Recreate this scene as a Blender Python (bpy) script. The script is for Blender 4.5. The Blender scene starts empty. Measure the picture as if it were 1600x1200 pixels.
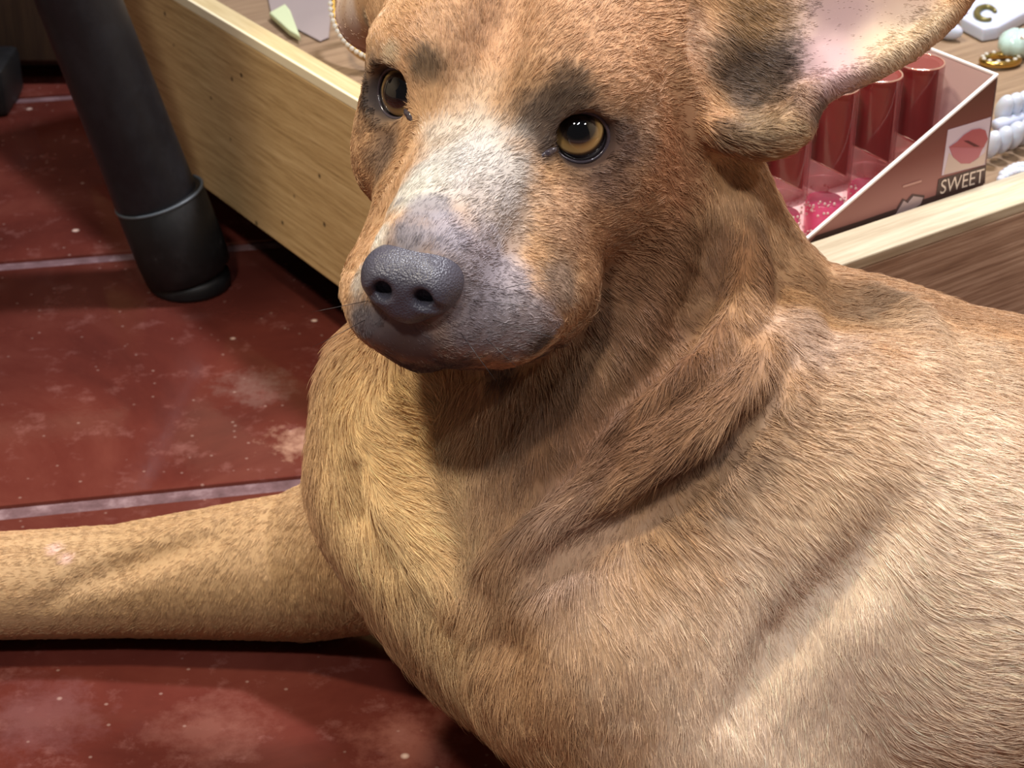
import bpy, bmesh, math, random
import numpy as np
from mathutils import Vector, Matrix

random.seed(7)
RNG = np.random.default_rng(11)
scene = bpy.context.scene
COL = scene.collection

# ------------------------------------------------------------------ camera
CAM = np.array([0.0, 0.0, 0.576])
PITCH = math.radians(30.0)
FX = 3000.0                                   # focal length in pixels of the 1600 x 1200 frame
RIGHT = np.array([1.0, 0.0, 0.0])
FWD = np.array([0.0, math.cos(PITCH), -math.sin(PITCH)])
UPV = np.array([0.0, math.sin(PITCH), math.cos(PITCH)])
cam_data = bpy.data.cameras.new('camera')
cam_data.sensor_width = 36.0
cam_data.lens = 36.0 * FX / 1600.0
cam_data.clip_start = 0.02
cam_data.dof.use_dof = True
cam_data.dof.focus_distance = 0.70
cam_data.dof.aperture_fstop = 32.0
cam = bpy.data.objects.new('camera', cam_data)
cam.location = CAM
cam.rotation_euler = (math.pi / 2 - PITCH, 0, 0)
COL.objects.link(cam)
scene.camera = cam

# ------------------------------------------------------------------ light and exposure
world = bpy.data.worlds.new('world')
scene.world = world
world.use_nodes = True
wb = world.node_tree.nodes['Background']
wb.inputs[0].default_value = (0.85, 0.9, 1.0, 1)
wb.inputs[1].default_value = 0.05

def area_light(name, loc, target, size, power, color):
    l = bpy.data.lights.new(name, 'AREA')
    l.shape = 'RECTANGLE'
    l.size, l.size_y = size
    l.energy = power
    l.color = color
    o = bpy.data.objects.new(name, l)
    o.location = loc
    d = Vector(target) - Vector(loc)
    o.rotation_euler = d.to_track_quat('-Z', 'Y').to_euler()
    COL.objects.link(o)
    return o

area_light('ceiling_lamp_right', (0.44, 1.22, 1.85), (0.10, 0.64, 0.1), (0.26, 0.12), 37.0, (0.95, 0.95, 1.0))
area_light('ceiling_lamp_left', (-0.66, 0.62, 2.0), (0.0, 0.70, 0.15), (0.16, 0.16), 25.0, (1.0, 0.89, 0.66))
area_light('ceiling_lamp_front', (-0.42, -0.45, 2.0), (0.0, 0.70, 0.15), (0.20, 0.12), 19.0, (1.0, 0.94, 0.84))
area_light('catchlight_lamp_a', (0.10, -0.45, 2.1), (0.0, 0.6, 0.3), (0.07, 0.07), 4.0, (0.9, 0.95, 1.0))  # small lamp added to put glints in the eyes
area_light('catchlight_lamp_b', (0.34, -0.40, 2.1), (0.0, 0.6, 0.3), (0.07, 0.07), 4.0, (0.9, 0.95, 1.0))  # second small lamp added for the eye glints
area_light('side_fill_lamp', (1.05, -0.30, 1.8), (0.2, 0.72, 0.1), (0.20, 0.10), 5.5, (1.0, 0.95, 0.92))  # fill lamp added to brighten the right tray board and flank

vs = scene.view_settings
vs.view_transform = 'Standard'
vs.look = 'None'
vs.gamma = 1.0
vs.exposure = 0.04
vs.use_curve_mapping = False
scene.cycles.max_bounces = 8
scene.cycles.transparent_max_bounces = 12

# ------------------------------------------------------------------ helpers
def PT(px, py, d):
    return CAM + d * (FWD + (px - 800) / FX * RIGHT + (600 - py) / FX * UPV)

def ONZ(px, py, z):
    """point of the horizontal plane at height z seen at that place"""
    r = FWD + (px - 800) / FX * RIGHT + (600 - py) / FX * UPV
    return CAM + r * ((z - CAM[2]) / r[2])

def lin(c):
    r = []
    for v in c[:3]:
        v = v / 255.0
        r.append(v / 12.92 if v <= 0.04045 else ((v + 0.055) / 1.055) ** 2.4)
    return np.array(r)

def rgba(c):
    return tuple(lin(c)) + (1.0,)

def mat(name, color, rough=0.5, metal=0.0, spec=0.5, coat=0.0, trans=0.0, alpha=1.0, ior=1.45, sss=0.0):
    m = bpy.data.materials.new(name)
    m.use_nodes = True
    b = m.node_tree.nodes['Principled BSDF']
    b.inputs['Base Color'].default_value = rgba(color)
    b.inputs['Roughness'].default_value = rough
    b.inputs['Metallic'].default_value = metal
    b.inputs['Specular IOR Level'].default_value = spec
    b.inputs['Coat Weight'].default_value = coat
    b.inputs['Coat Roughness'].default_value = 0.05
    b.inputs['Transmission Weight'].default_value = trans
    b.inputs['Alpha'].default_value = alpha
    b.inputs['IOR'].default_value = ior
    if sss:
        b.inputs['Subsurface Weight'].default_value = sss
        b.inputs['Subsurface Scale'].default_value = 0.004
    return m

def nd(m, kind, **kw):
    n = m.node_tree.nodes.new(kind)
    for k, v in kw.items():
        if k.startswith('i_'):
            n.inputs[k[2:].replace('_', ' ')].default_value = v
        else:
            setattr(n, k, v)
    return n

def ln(m, a, b):
    m.node_tree.links.new(a, b)

def bsdf(m):
    return m.node_tree.nodes['Principled BSDF']

def ramp(m, stops, fac=None):
    r = nd(m, 'ShaderNodeValToRGB')
    e = r.color_ramp.elements
    e[0].position, e[1].position = stops[0][0], stops[-1][0]
    for p, c in stops[1:-1]:
        e.new(p)
    for k, (p, c) in enumerate(stops):
        e[k].color = c if len(c) == 4 else rgba(c)
    if fac is not None:
        ln(m, fac, r.inputs[0])
    return r

def empty(name, loc, label=None, cat=None, group=None):
    o = bpy.data.objects.new(name, None)
    o.empty_display_size = 0.02
    o.location = loc
    COL.objects.link(o)
    tag(o, label, cat, group)
    return o

def tag(o, label=None, cat=None, group=None, kind=None):
    if label: o['label'] = label
    if cat: o['category'] = cat
    if group: o['group'] = group
    if kind: o['kind'] = kind
    return o

def world_loc(o):
    p = np.zeros(3)
    while o is not None:
        p = p + np.array(o.location)
        o = o.parent
    return p

def mesh_obj(name, verts, faces, material, parent=None, loc=None, smooth=True):
    """verts are world coordinates; the object's origin is loc (or its parent's origin)"""
    verts = np.asarray(verts, dtype=float)
    base = world_loc(parent) if parent is not None else np.zeros(3)
    org = np.array(loc, dtype=float) if loc is not None else base
    me = bpy.data.meshes.new(name)
    me.from_pydata((verts - org).tolist(), [], [list(f) for f in faces])
    me.update()
    if smooth:
        me.polygons.foreach_set('use_smooth', [True] * len(me.polygons))
    o = bpy.data.objects.new(name, me)
    if material is not None:
        me.materials.append(material)
    o.location = org - base
    o.parent = parent
    COL.objects.link(o)
    return o

def bm_obj(name, bm, material, parent=None, loc=None, smooth=False, angle=None):
    bm.normal_update()
    verts = [tuple(v.co) for v in bm.verts]
    bm.verts.index_update()
    faces = [[v.index for v in f.verts] for f in bm.faces]
    o = mesh_obj(name, verts, faces, material, parent, loc, smooth)
    if smooth and angle:
        me = o.data
        me.set_sharp_from_angle(angle=math.radians(angle))
    bm.free()
    return o

def frame(x, y, z):
    """matrix with the given column axes"""
    return np.stack([np.asarray(x, float), np.asarray(y, float), np.asarray(z, float)], 1)

def nrm(v):
    v = np.asarray(v, float)
    return v / (np.linalg.norm(v) + 1e-12)

def box_bm(corner, ax, ay, az, bevel=0.0, seg=2, bm=None):
    """box from a corner along three edge vectors"""
    own = bm is None
    bm = bm or bmesh.new()
    c, ax, ay, az = (np.asarray(v, float) for v in (corner, ax, ay, az))
    vs_ = []
    for k in range(8):
        p = c + ax * (k & 1) + ay * ((k >> 1) & 1) + az * ((k >> 2) & 1)
        vs_.append(bm.verts.new(p))
    fs = []
    for q in ((0, 2, 3, 1), (4, 5, 7, 6), (0, 1, 5, 4), (2, 6, 7, 3), (0, 4, 6, 2), (1, 3, 7, 5)):
        fs.append(bm.faces.new([vs_[i] for i in q]))
    bmesh.ops.recalc_face_normals(bm, faces=fs)
    if bevel:
        es = list({e for f in fs for e in f.edges})
        bmesh.ops.bevel(bm, geom=es, offset=bevel, segments=seg, affect='EDGES', profile=0.5)
    return bm

def lathe(base, axis, prof, n=32, side=None):
    """profile [(radius, height along axis)] turned about an axis -> verts, faces"""
    axis = nrm(axis)
    x = np.cross(axis, [0.3, 1, 0.2] if side is None else side)
    x = nrm(x)
    y = np.cross(axis, x)
    V, F = [], []
    for r, h in prof:
        for k in range(n):
            a = 2 * math.pi * k / n
            V.append(np.asarray(base) + axis * h + (x * math.cos(a) + y * math.sin(a)) * max(r, 1e-5))
    for i in range(len(prof) - 1):
        for k in range(n):
            F.append((i * n + k, i * n + (k + 1) % n, (i + 1) * n + (k + 1) % n, (i + 1) * n + k))
    F.append(tuple(range(n))[::-1])
    F.append(tuple((len(prof) - 1) * n + k for k in range(n)))
    return np.array(V), F

def ball(center, radii, axes=None, nu=16, nv=10):
    V, F = [], []
    A = np.eye(3) if axes is None else axes
    for i in range(nv + 1):
        t = math.pi * i / nv
        for k in range(nu):
            a = 2 * math.pi * k / nu
            p = np.array([math.sin(t) * math.cos(a) * radii[0], math.sin(t) * math.sin(a) * radii[1], math.cos(t) * radii[2]])
            V.append(np.asarray(center) + A @ p)
    for i in range(nv):
        for k in range(nu):
            F.append((i * nu + k, (i + 1) * nu + k, (i + 1) * nu + (k + 1) % nu, i * nu + (k + 1) % nu))
    return np.array(V), F

def merge(parts):
    V, F, n = [], [], 0
    for v, f in parts:
        V.append(np.asarray(v, float))
        F += [tuple(i + n for i in q) for q in f]
        n += len(v)
    return np.concatenate(V), F

def tube(pts, r, n=10, closed=False):
    """tube along a polyline; r number or list"""
    pts = np.asarray(pts, float)
    m = len(pts)
    rr = np.full(m, r) if np.isscalar(r) else np.asarray(r)
    V, F = [], []
    up = np.array([0.12, 0.2, 1.0])
    for i in range(m):
        a = pts[(i - 1) % m] if (closed or i > 0) else pts[i]
        b = pts[(i + 1) % m] if (closed or i < m - 1) else pts[i]
        t = nrm(b - a)
        x = nrm(np.cross(t, up))
        y = np.cross(x, t)
        for k in range(n):
            w = 2 * math.pi * k / n
            V.append(pts[i] + (x * math.cos(w) + y * math.sin(w)) * rr[i])
    for i in range(m if closed else m - 1):
        j = (i + 1) % m
        for k in range(n):
            F.append((i * n + k, i * n + (k + 1) % n, j * n + (k + 1) % n, j * n + k))
    if not closed:
        F.append(tuple(range(n))[::-1])
        F.append(tuple((m - 1) * n + k for k in range(n)))
    return np.array(V), F

def noise_node(m, scale, detail=4.0, rough=0.6, vec=None, dist=0.0):
    n = nd(m, 'ShaderNodeTexNoise')
    n.inputs['Scale'].default_value = scale
    n.inputs['Detail'].default_value = detail
    n.inputs['Roughness'].default_value = rough
    n.inputs['Distortion'].default_value = dist
    if vec is not None:
        ln(m, vec, n.inputs['Vector'])
    return n

def bump_to(m, height, strength, dist=0.001):
    b = nd(m, 'ShaderNodeBump')
    b.inputs['Strength'].default_value = strength
    b.inputs['Distance'].default_value = dist
    ln(m, height, b.inputs['Height'])
    ln(m, b.outputs[0], bsdf(m).inputs['Normal'])
    return b

def wood_mat(name, dark, mid, light, axis, stretch=30.0, scale=9.0, rough=0.5, pits=False):
    """wood with the grain along a world direction"""
    m = mat(name, mid, rough)
    g = nd(m, 'ShaderNodeNewGeometry')
    a = nrm(axis)
    b = nrm(np.cross([0, 0, 1], a)) if abs(a[2]) < 0.9 else np.array([1.0, 0, 0])
    comb = nd(m, 'ShaderNodeCombineXYZ')
    for k, (vec, s) in enumerate(((a, 1.0), (b, stretch), (np.cross(a, b), stretch))):
        d = nd(m, 'ShaderNodeVectorMath', operation='DOT_PRODUCT')
        ln(m, g.outputs['Position'], d.inputs[0])
        d.inputs[1].default_value = tuple(np.asarray(vec) * s)
        ln(m, d.outputs['Value'], comb.inputs[k])
    n1 = noise_node(m, scale, 6.0, 0.65, comb.outputs[0], 0.4)
    n2 = noise_node(m, scale * 3.2, 4.0, 0.6, comb.outputs[0])
    mx = nd(m, 'ShaderNodeMath', operation='MULTIPLY_ADD')
    ln(m, n2.outputs[0], mx.inputs[0]); mx.inputs[1].default_value = 0.45
    sub = nd(m, 'ShaderNodeMath', operation='MULTIPLY')
    ln(m, n1.outputs[0], sub.inputs[0]); sub.inputs[1].default_value = 0.62
    ln(m, sub.outputs[0], mx.inputs[2])
    r = ramp(m, [(0.36, dark), (0.52, mid), (0.68, light)], mx.outputs[0])
    out = r.outputs[0]
    if pits:
        v = nd(m, 'ShaderNodeTexVoronoi')
        v.inputs['Scale'].default_value = 42.0
        ln(m, g.outputs['Position'], v.inputs['Vector'])
        pr = ramp(m, [(0.05, (38, 25, 14)), (0.085, (255, 255, 255))], v.outputs['Distance'])
        mm = nd(m, 'ShaderNodeMix', data_type='RGBA', blend_type='MULTIPLY')
        mm.inputs[0].default_value = 0.8
        ln(m, out, mm.inputs[6]); ln(m, pr.outputs[0], mm.inputs[7])
        out = mm.outputs[2]
    ln(m, out, bsdf(m).inputs['Base Color'])
    bump_to(m, mx.outputs[0], 0.35, 0.0008)
    return m

# ------------------------------------------------------------------ floor of red tiles
def tile_material():
    m = mat('red_tile', (128, 52, 42), 0.38)
    g = nd(m, 'ShaderNodeNewGeometry')
    pos = g.outputs['Position']
    n1 = noise_node(m, 7.0, 6.0, 0.65, pos, 0.6)
    n2 = noise_node(m, 45.0, 5.0, 0.7, pos)
    base = ramp(m, [(0.30, (76, 34, 29)), (0.5, (93, 43, 36)), (0.72, (108, 57, 48))], n1.outputs[0])
    # scuffed grey film
    sc = ramp(m, [(0.56, (0, 0, 0)), (0.74, (255, 255, 255))], n2.outputs[0])
    sm = nd(m, 'ShaderNodeMath', operation='MULTIPLY'); ln(m, sc.outputs[0], sm.inputs[0]); sm.inputs[1].default_value = 0.42
    mx = nd(m, 'ShaderNodeMix', data_type='RGBA')
    ln(m, sm.outputs[0], mx.inputs[0]); ln(m, base.outputs[0], mx.inputs[6]); mx.inputs[7].default_value = rgba((150, 102, 96))
    # worn stains
    col = mx.outputs[2]
    for (px, py, r, c, f) in ((402, 604, 0.026, (112, 82, 76), 0.75), (470, 690, 0.022, (190, 150, 128), 0.6),
                              (330, 1140, 0.03, (170, 120, 108), 0.2), (60, 1120, 0.035, (120, 78, 78), 0.5), (640, 1160, 0.03, (160, 104, 92), 0.4)):
        p = ONZ(px, py, 0)
        d = nd(m, 'ShaderNodeVectorMath', operation='DISTANCE')
        ln(m, pos, d.inputs[0]); d.inputs[1].default_value = tuple(p)
        nn = noise_node(m, 70.0, 4.0, 0.7, pos)
        ad = nd(m, 'ShaderNodeMath', operation='MULTIPLY_ADD'); ln(m, nn.outputs[0], ad.inputs[0]); ad.inputs[1].default_value = 0.07; ln(m, d.outputs['Value'], ad.inputs[2])
        rr = ramp(m, [(0.0, (255, 255, 255)), (1.0, (0, 0, 0))])
        mr = nd(m, 'ShaderNodeMapRange'); ln(m, ad.outputs[0], mr.inputs[0])
        mr.inputs[1].default_value = 0.03 + r * 0.35; mr.inputs[2].default_value = 0.034 + r
        mr.inputs[3].default_value = f; mr.inputs[4].default_value = 0.0
        mm = nd(m, 'ShaderNodeMix', data_type='RGBA')
        ln(m, mr.outputs[0], mm.inputs[0]); ln(m, col, mm.inputs[6]); mm.inputs[7].default_value = rgba(c)
        col = mm.outputs[2]
    # pale specks
    v = nd(m, 'ShaderNodeTexVoronoi'); v.inputs['Scale'].default_value = 26.0; ln(m, pos, v.inputs['Vector'])
    sp = ramp(m, [(0.045, (255, 255, 255)), (0.075, (0, 0, 0))], v.outputs['Distance'])
    vs2 = nd(m, 'ShaderNodeTexVoronoi'); vs2.inputs['Scale'].default_value = 85.0; ln(m, pos, vs2.inputs['Vector'])
    sp2 = ramp(m, [(0.05, (130, 130, 130)), (0.1, (0, 0, 0))], vs2.outputs['Distance'])
    ad = nd(m, 'ShaderNodeMath', operation='MAXIMUM'); ln(m, sp.outputs[0], ad.inputs[0]); ln(m, sp2.outputs[0], ad.inputs[1])
    mm = nd(m, 'ShaderNodeMix', data_type='RGBA')
    ln(m, ad.outputs[0], mm.inputs[0]); ln(m, col, mm.inputs[6]); mm.inputs[7].default_value = rgba((206, 176, 164))
    ln(m, mm.outputs[2], bsdf(m).inputs['Base Color'])
    rr = ramp(m, [(0.35, (62, 62, 62)), (0.7, (130, 130, 130))], n2.outputs[0])
    ln(m, rr.outputs[0], bsdf(m).inputs['Roughness'])
    bump_to(m, n2.outputs[0], 0.25, 0.0006)
    return m

M_TILE = tile_material()
M_GROUT = mat('grout', (138, 108, 112), 0.85)
_n = noise_node(M_GROUT, 60.0, 5.0, 0.7)
_g = nd(M_GROUT, 'ShaderNodeNewGeometry'); ln(M_GROUT, _g.outputs['Position'], _n.inputs['Vector'])
_r = ramp(M_GROUT, [(0.3, (84, 58, 60)), (0.5, (108, 80, 84)), (0.72, (150, 124, 128))], _n.outputs[0])
ln(M_GROUT, _r.outputs[0], bsdf(M_GROUT).inputs['Base Color'])
bump_to(M_GROUT, _n.outputs[0], 0.5, 0.001)

FO = np.array([-0.19, 0.876, 0.0]); FA = np.array([0.982, 0.187, 0.0]); FB = np.array([-0.187, 0.982, 0.0])
PITCH_T, GAP = 0.305, 0.013
bm = box_bm(FO + FA * -2.4 + FB * -2.2 + [0, 0, -0.05], FA * 4.8, FB * 4.6, [0, 0, 0.0475])
floor = bm_obj('floor', bm, M_GROUT, loc=(0, 0, 0)); tag(floor, kind='structure')
tile_me = None
for i in range(-4, 6):
    for j in range(-4, 5):
        c = FO + FA * (-0.138 + i * PITCH_T) + FB * (j * PITCH_T)
        ctr = c + (FA + FB) * PITCH_T / 2
        if tile_me is None:
            bm = box_bm([-(PITCH_T - GAP) / 2, -(PITCH_T - GAP) / 2, -0.012], [PITCH_T - GAP, 0, 0], [0, PITCH_T - GAP, 0], [0, 0, 0.012], 0.0018, 2)
            t = bm_obj('tile', bm, M_TILE, smooth=True, angle=40)
            tile_me = t.data
        else:
            t = bpy.data.objects.new('tile', tile_me); COL.objects.link(t)
        t.parent = floor
        t.location = ctr
        t.rotation_euler = (0, 0, math.atan2(FA[1], FA[0]))

M_WALL = mat('wall_paint', (176, 160, 138), 0.8)
_g = nd(M_WALL, 'ShaderNodeNewGeometry'); _n = noise_node(M_WALL, 20.0, 4.0, 0.6, _g.outputs['Position']); bump_to(M_WALL, _n.outputs[0], 0.2, 0.001)
for nm, c0, ax, ay in (('wall_back', (-1.9, 2.12, 0), (3.5, 0, 0), (0, 0.08, 0)), ('wall_right', (1.52, -0.6, 0), (0.08, 0, 0), (0, 2.72, 0)), ('wall_left', (-1.9, -0.6, 0), (0.08, 0, 0), (0, 2.72, 0))):
    tag(bm_obj(nm, box_bm(c0, ax, ay, (0, 0, 2.5)), M_WALL, loc=(c0[0], c0[1], 0)), kind='structure')

# ------------------------------------------------------------------ display tray (the low wooden case of trinkets)
ZT, ZB, ZF = 0.176, 0.046, 0.152
_l0, _l1 = ONZ(292, 0, ZT)[:2], ONZ(568, 164, ZT)[:2]
_r0, _r1 = ONZ(1310, 415, ZT)[:2], ONZ(1600, 315, ZT)[:2]
U1 = nrm(np.append(_l0 - _l1, 0)); _u2 = nrm(np.append(_r1 - _r0, 0))
_perp = np.array([U1[1], -U1[0], 0])
U2 = nrm(_u2 + _perp); U1 = np.array([-U2[1], U2[0], 0])
U1 = U1 if U1[1] > 0 else -U1
A_ = np.stack([U1[:2], -U2[:2]], 1)
_lm, _rm = (_l0 + _l1) / 2, (_r0 + _r1) / 2
_t = np.linalg.solve(A_, _rm - _lm)
K = np.append(_lm + U1[:2] * _t[0], 0)
def TR(a, b, z):
    """tray coordinates: a along the right board, b along the left board"""
    return K + U2 * a + U1 * b + np.array([0, 0, z])
def tray_box(a0, a1, b0, b1, z0, z1, bevel=0.0008):
    return box_bm(TR(a0, b0, z0), U2 * (a1 - a0), U1 * (b1 - b0), [0, 0, z1 - z0], bevel)
LA, LB = 0.66, 0.74
WL, WR = 0.0155, 0.026
tray = empty('display_tray', TR(0.3, 0.35, 0), 'low wooden display tray of trinkets behind the dog, pale edges and brown grain', 'tray')
M_OAK = wood_mat('oak_board', (146, 116, 76), (184, 152, 106), (204, 174, 128), U1, 26, 13, 0.5, pits=True)
M_WAL = wood_mat('brown_board', (128, 100, 82), (168, 138, 116), (204, 176, 154), U2, 30, 10, 0.5)
M_RIML = wood_mat('pale_edge', (176, 154, 112), (192, 172, 130), (208, 190, 150), U1, 22, 8, 0.55)
M_RIMR = wood_mat('cream_edge', (168, 152, 128), (188, 174, 150), (206, 194, 172), U2, 16, 9, 0.6)
M_BAND = mat('edge_band', (236, 222, 190), 0.4)
M_TFLR = wood_mat('tray_base_wood', (112, 90, 70), (136, 112, 90), (152, 128, 104), U2, 18, 7, 0.5)
M_DARK = mat('dark_plinth', (26, 20, 18), 0.8)
o = bm_obj('side_board', tray_box(0, WL, WR, LB, ZB, ZT - 0.006), M_OAK, tray); o['label'] = 'light oak side board with fine grain and pin holes'
o = bm_obj('side_board', tray_box(0, LA, 0, WR, ZB, ZT - 0.006), M_WAL, tray); o['label'] = 'brown side board behind the back of the dog'
bm_obj('side_board', tray_box(LA - WL, LA, WR, LB, ZB, ZT - 0.006), M_OAK, tray)
bm_obj('side_board', tray_box(WL, LA - WL, LB - WL, LB, ZB, ZT - 0.006), M_OAK, tray)
bm_obj('top_edge', tray_box(0.0022, WL, WR, LB, ZT - 0.006, ZT), M_RIML, tray)
bm_obj('edge_band', tray_box(0, 0.0022, WR, LB, ZT - 0.006, ZT + 0.0004, 0.0004), M_BAND, tray)
bm_obj('top_edge', tray_box(0, LA, 0, WR, ZT - 0.006, ZT), M_RIMR, tray)
bm_obj('top_edge', tray_box(LA - WL, LA, WR, LB, ZT - 0.006, ZT), M_RIML, tray)
bm_obj('top_edge', tray_box(WL, LA - WL, LB - WL, LB, ZT - 0.006, ZT), M_RIML, tray)
bm_obj('tray_base', tray_box(WL, LA - WL, WR, LB - WL, ZF - 0.012, ZF - 0.0005), M_TFLR, tray)
bm_obj('plinth', tray_box(0.07, LA - 0.07, 0.07, LB - 0.07, 0, ZF - 0.012), M_DARK, tray)

# ------------------------------------------------------------------ lip gloss box
def ONPLANE(px, py, p0, n):
    r = FWD + (px - 800) / FX * RIGHT + (600 - py) / FX * UPV
    return CAM + r * (np.dot(p0 - CAM, n) / np.dot(r, n))

BB = WR + 0.0035                               # b of the outer face of the near panel
P0 = TR(0.1, BB, ZF)
NP = -U1                                       # outward normal of the near panel
cB = ONPLANE(1537, 287, P0, NP); cT = ONPLANE(1561, 119, P0, NP); dL = ONPLANE(1250, 386, P0, NP)
aB = float(np.dot(cB - K, U2)); HB = float(cT[2] - ZF)
aD, zD = float(np.dot(dL - K, U2)), float(dL[2])
slope = (HB + ZF - zD) / (aB - aD)
aF = aB - (HB - 0.012) / slope                 # front of the box, where the sloping cut is 12 mm high
DEP = 0.074
M_CARD = mat('rose_card', (150, 92, 86), 0.42)
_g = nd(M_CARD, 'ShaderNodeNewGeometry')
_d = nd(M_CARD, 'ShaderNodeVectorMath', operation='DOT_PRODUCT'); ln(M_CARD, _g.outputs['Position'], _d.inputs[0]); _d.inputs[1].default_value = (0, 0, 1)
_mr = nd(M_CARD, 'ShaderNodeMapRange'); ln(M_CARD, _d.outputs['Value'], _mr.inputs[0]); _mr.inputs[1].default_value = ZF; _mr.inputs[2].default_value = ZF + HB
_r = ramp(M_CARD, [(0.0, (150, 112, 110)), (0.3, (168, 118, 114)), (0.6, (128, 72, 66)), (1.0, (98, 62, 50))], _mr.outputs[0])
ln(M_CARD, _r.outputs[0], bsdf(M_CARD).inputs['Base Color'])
M_CARDIN = mat('pale_pink_card', (222, 190, 188), 0.35)
M_WHITE = mat('white_card_edge', (250, 240, 240), 0.5)
box = empty('lip_gloss_box', TR((aB + aF) / 2, BB + DEP / 2, ZF), 'open rose card box of lip glosses with sloping sides and the word SWEET', 'box')
TH = 0.0012
def panel(b0, name, m):
    pts = [(aF, ZF), (aB, ZF), (aB, ZF + HB), (aF, ZF + 0.012)]
    V = [TR(a, b, z) for b in (b0, b0 + TH) for a, z in pts]
    F = [(0, 1, 2, 3), (7, 6, 5, 4), (0, 4, 5, 1), (1, 5, 6, 2), (2, 6, 7, 3), (3, 7, 4, 0)]
    return mesh_obj(name, V, F, m, box, smooth=False)
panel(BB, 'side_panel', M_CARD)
panel(BB + DEP, 'side_panel', M_CARDIN)
for b0 in (BB, BB + DEP):                      # white cut edge along the slope
    e0, e1 = TR(aF, b0 - 0.0003, ZF + 0.012), TR(aB, b0 - 0.0003, ZF + HB)
    bm = box_bm(e0, e1 - e0, U1 * (TH + 0.0006), [0, 0, 0.0016], 0.0003)
    bm_obj('cut_edge', bm, M_WHITE, box)
bm_obj('back_panel', box_bm(TR(aB - TH, BB, ZF), U2 * TH, U1 * (DEP + TH), [0, 0, HB]), M_CARDIN, box)
bm_obj('cut_edge', box_bm(TR(aB - TH - 0.0003, BB, ZF + HB), U2 * (TH + 0.0006), U1 * (DEP + TH), [0, 0, 0.0014], 0.0003), M_WHITE, box)
bm_obj('front_lip', box_bm(TR(aF, BB, ZF), U2 * TH, U1 * (DEP + TH), [0, 0, 0.012]), M_CARD, box)
bm_obj('box_base', box_bm(TR(aF + TH, BB + TH, ZF), U2 * (aB - aF - 2 * TH), U1 * (DEP - TH), [0, 0, 0.001]), M_CARDIN, box)

def on_panel(pts, lift):
    return np.array([ONPLANE(x, y, P0, NP) + NP * lift for x, y in pts])
def print_patch(name, pts, lift, m, parent):
    V = on_panel(pts, lift)
    n = len(V)
    V = np.concatenate([V, V - NP * 0.00025])
    F = [tuple(range(n)), tuple(range(n, 2 * n))[::-1]] + [(k, k + n, (k + 1) % n + n, (k + 1) % n) for k in range(n)]
    return mesh_obj(name, V, F, m, parent, smooth=False)
M_LILAC = mat('photo_lilac', (214, 198, 214), 0.35)
M_LIPU = mat('photo_upper_lip', (176, 94, 100), 0.35)
M_LIPL = mat('photo_lower_lip', (186, 112, 124), 0.35)
M_SKIN = mat('photo_skin', (208, 186, 178), 0.35)
M_MOUTH = mat('photo_mouth', (92, 34, 42), 0.4)
M_LABEL = mat('label_grey', (84, 64, 62), 0.45)
M_LETTER = mat('letter_white', (232, 216, 206), 0.5)
M_LOGO = mat('logo_silver', (186, 164, 168), 0.3)
M_LOGOD = mat('logo_outline', (88, 66, 66), 0.4)
ph = print_patch('lip_photo', [(1471, 274), (1538, 257), (1548, 183), (1481, 203)], 0.0003, M_LILAC, box)
print_patch('skin', [(1474, 272), (1537, 256), (1544, 214), (1538, 238), (1520, 252), (1496, 252), (1482, 238)], 0.0005, M_SKIN, ph)
print_patch('lower_lip', [(1482, 229), (1488, 245), (1500, 255), (1514, 255), (1528, 245), (1535, 229), (1520, 226), (1500, 226)], 0.0006, M_LIPL, ph)
print_patch('upper_lip', [(1482, 229), (1500, 229), (1535, 230), (1542, 216), (1538, 203), (1530, 200), (1518, 202), (1505, 210), (1494, 221)], 0.0008, M_LIPU, ph)
print_patch('mouth_line', [(1504, 219), (1512, 219), (1529, 228), (1520, 228)], 0.001, M_MOUTH, ph)
lb = print_patch('label', [(1462, 306), (1538, 286), (1540, 258), (1466, 280)], 0.0004, M_LABEL, box)
print_patch('base_band', [(1263, 382), (1340, 357), (1536, 288), (1537, 285), (1462, 305), (1345, 345), (1275, 368)], 0.0002, M_LABEL, box)
lg = print_patch('lip_logo', [(1391, 341), (1397, 331), (1410, 310), (1416, 313), (1425, 303), (1444, 305), (1440, 320), (1425, 330)], 0.0004, M_LOGOD, box)
print_patch('lip_shine', [(1396, 338), (1401, 330), (1411, 313), (1417, 317), (1426, 306), (1441, 308), (1437, 318), (1424, 327)], 0.0007, M_LOGO, lg)
print_patch('small_print', [(1410, 293), (1439, 284), (1439, 281), (1410, 290)], 0.0004, mat('small_print', (196, 150, 142), 0.5), box)
# lettering
cu = bpy.data.curves.new('lettering', 'FONT'); cu.body = 'SWEET'; cu.size = 1.0; cu.extrude = 0.0
to = bpy.data.objects.new('lettering_source', cu); COL.objects.link(to)
dg = bpy.context.evaluated_depsgraph_get()
tm = bpy.data.meshes.new_from_object(to.evaluated_get(dg))
tv = np.array([v.co for v in tm.vertices]); tf = [tuple(p.vertices) for p in tm.polygons]
bpy.data.objects.remove(to); bpy.data.meshes.remove(tm)
q = [np.array(v, float) for v in ((1467, 303), (1535, 284), (1537, 262), (1470, 281))]
x0, x1, y0, y1 = tv[:, 0].min(), tv[:, 0].max(), tv[:, 1].min(), tv[:, 1].max()
lp = []
for v in tv:
    a, b = (v[0] - x0) / (x1 - x0), (v[1] - y0) / (y1 - y0)
    lp.append((q[0] * (1 - a) + q[1] * a) * (1 - b) + (q[3] * (1 - a) + q[2] * a) * b)
mesh_obj('lettering', on_panel(lp, 0.0007), tf, M_LETTER, lb, smooth=False)

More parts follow.
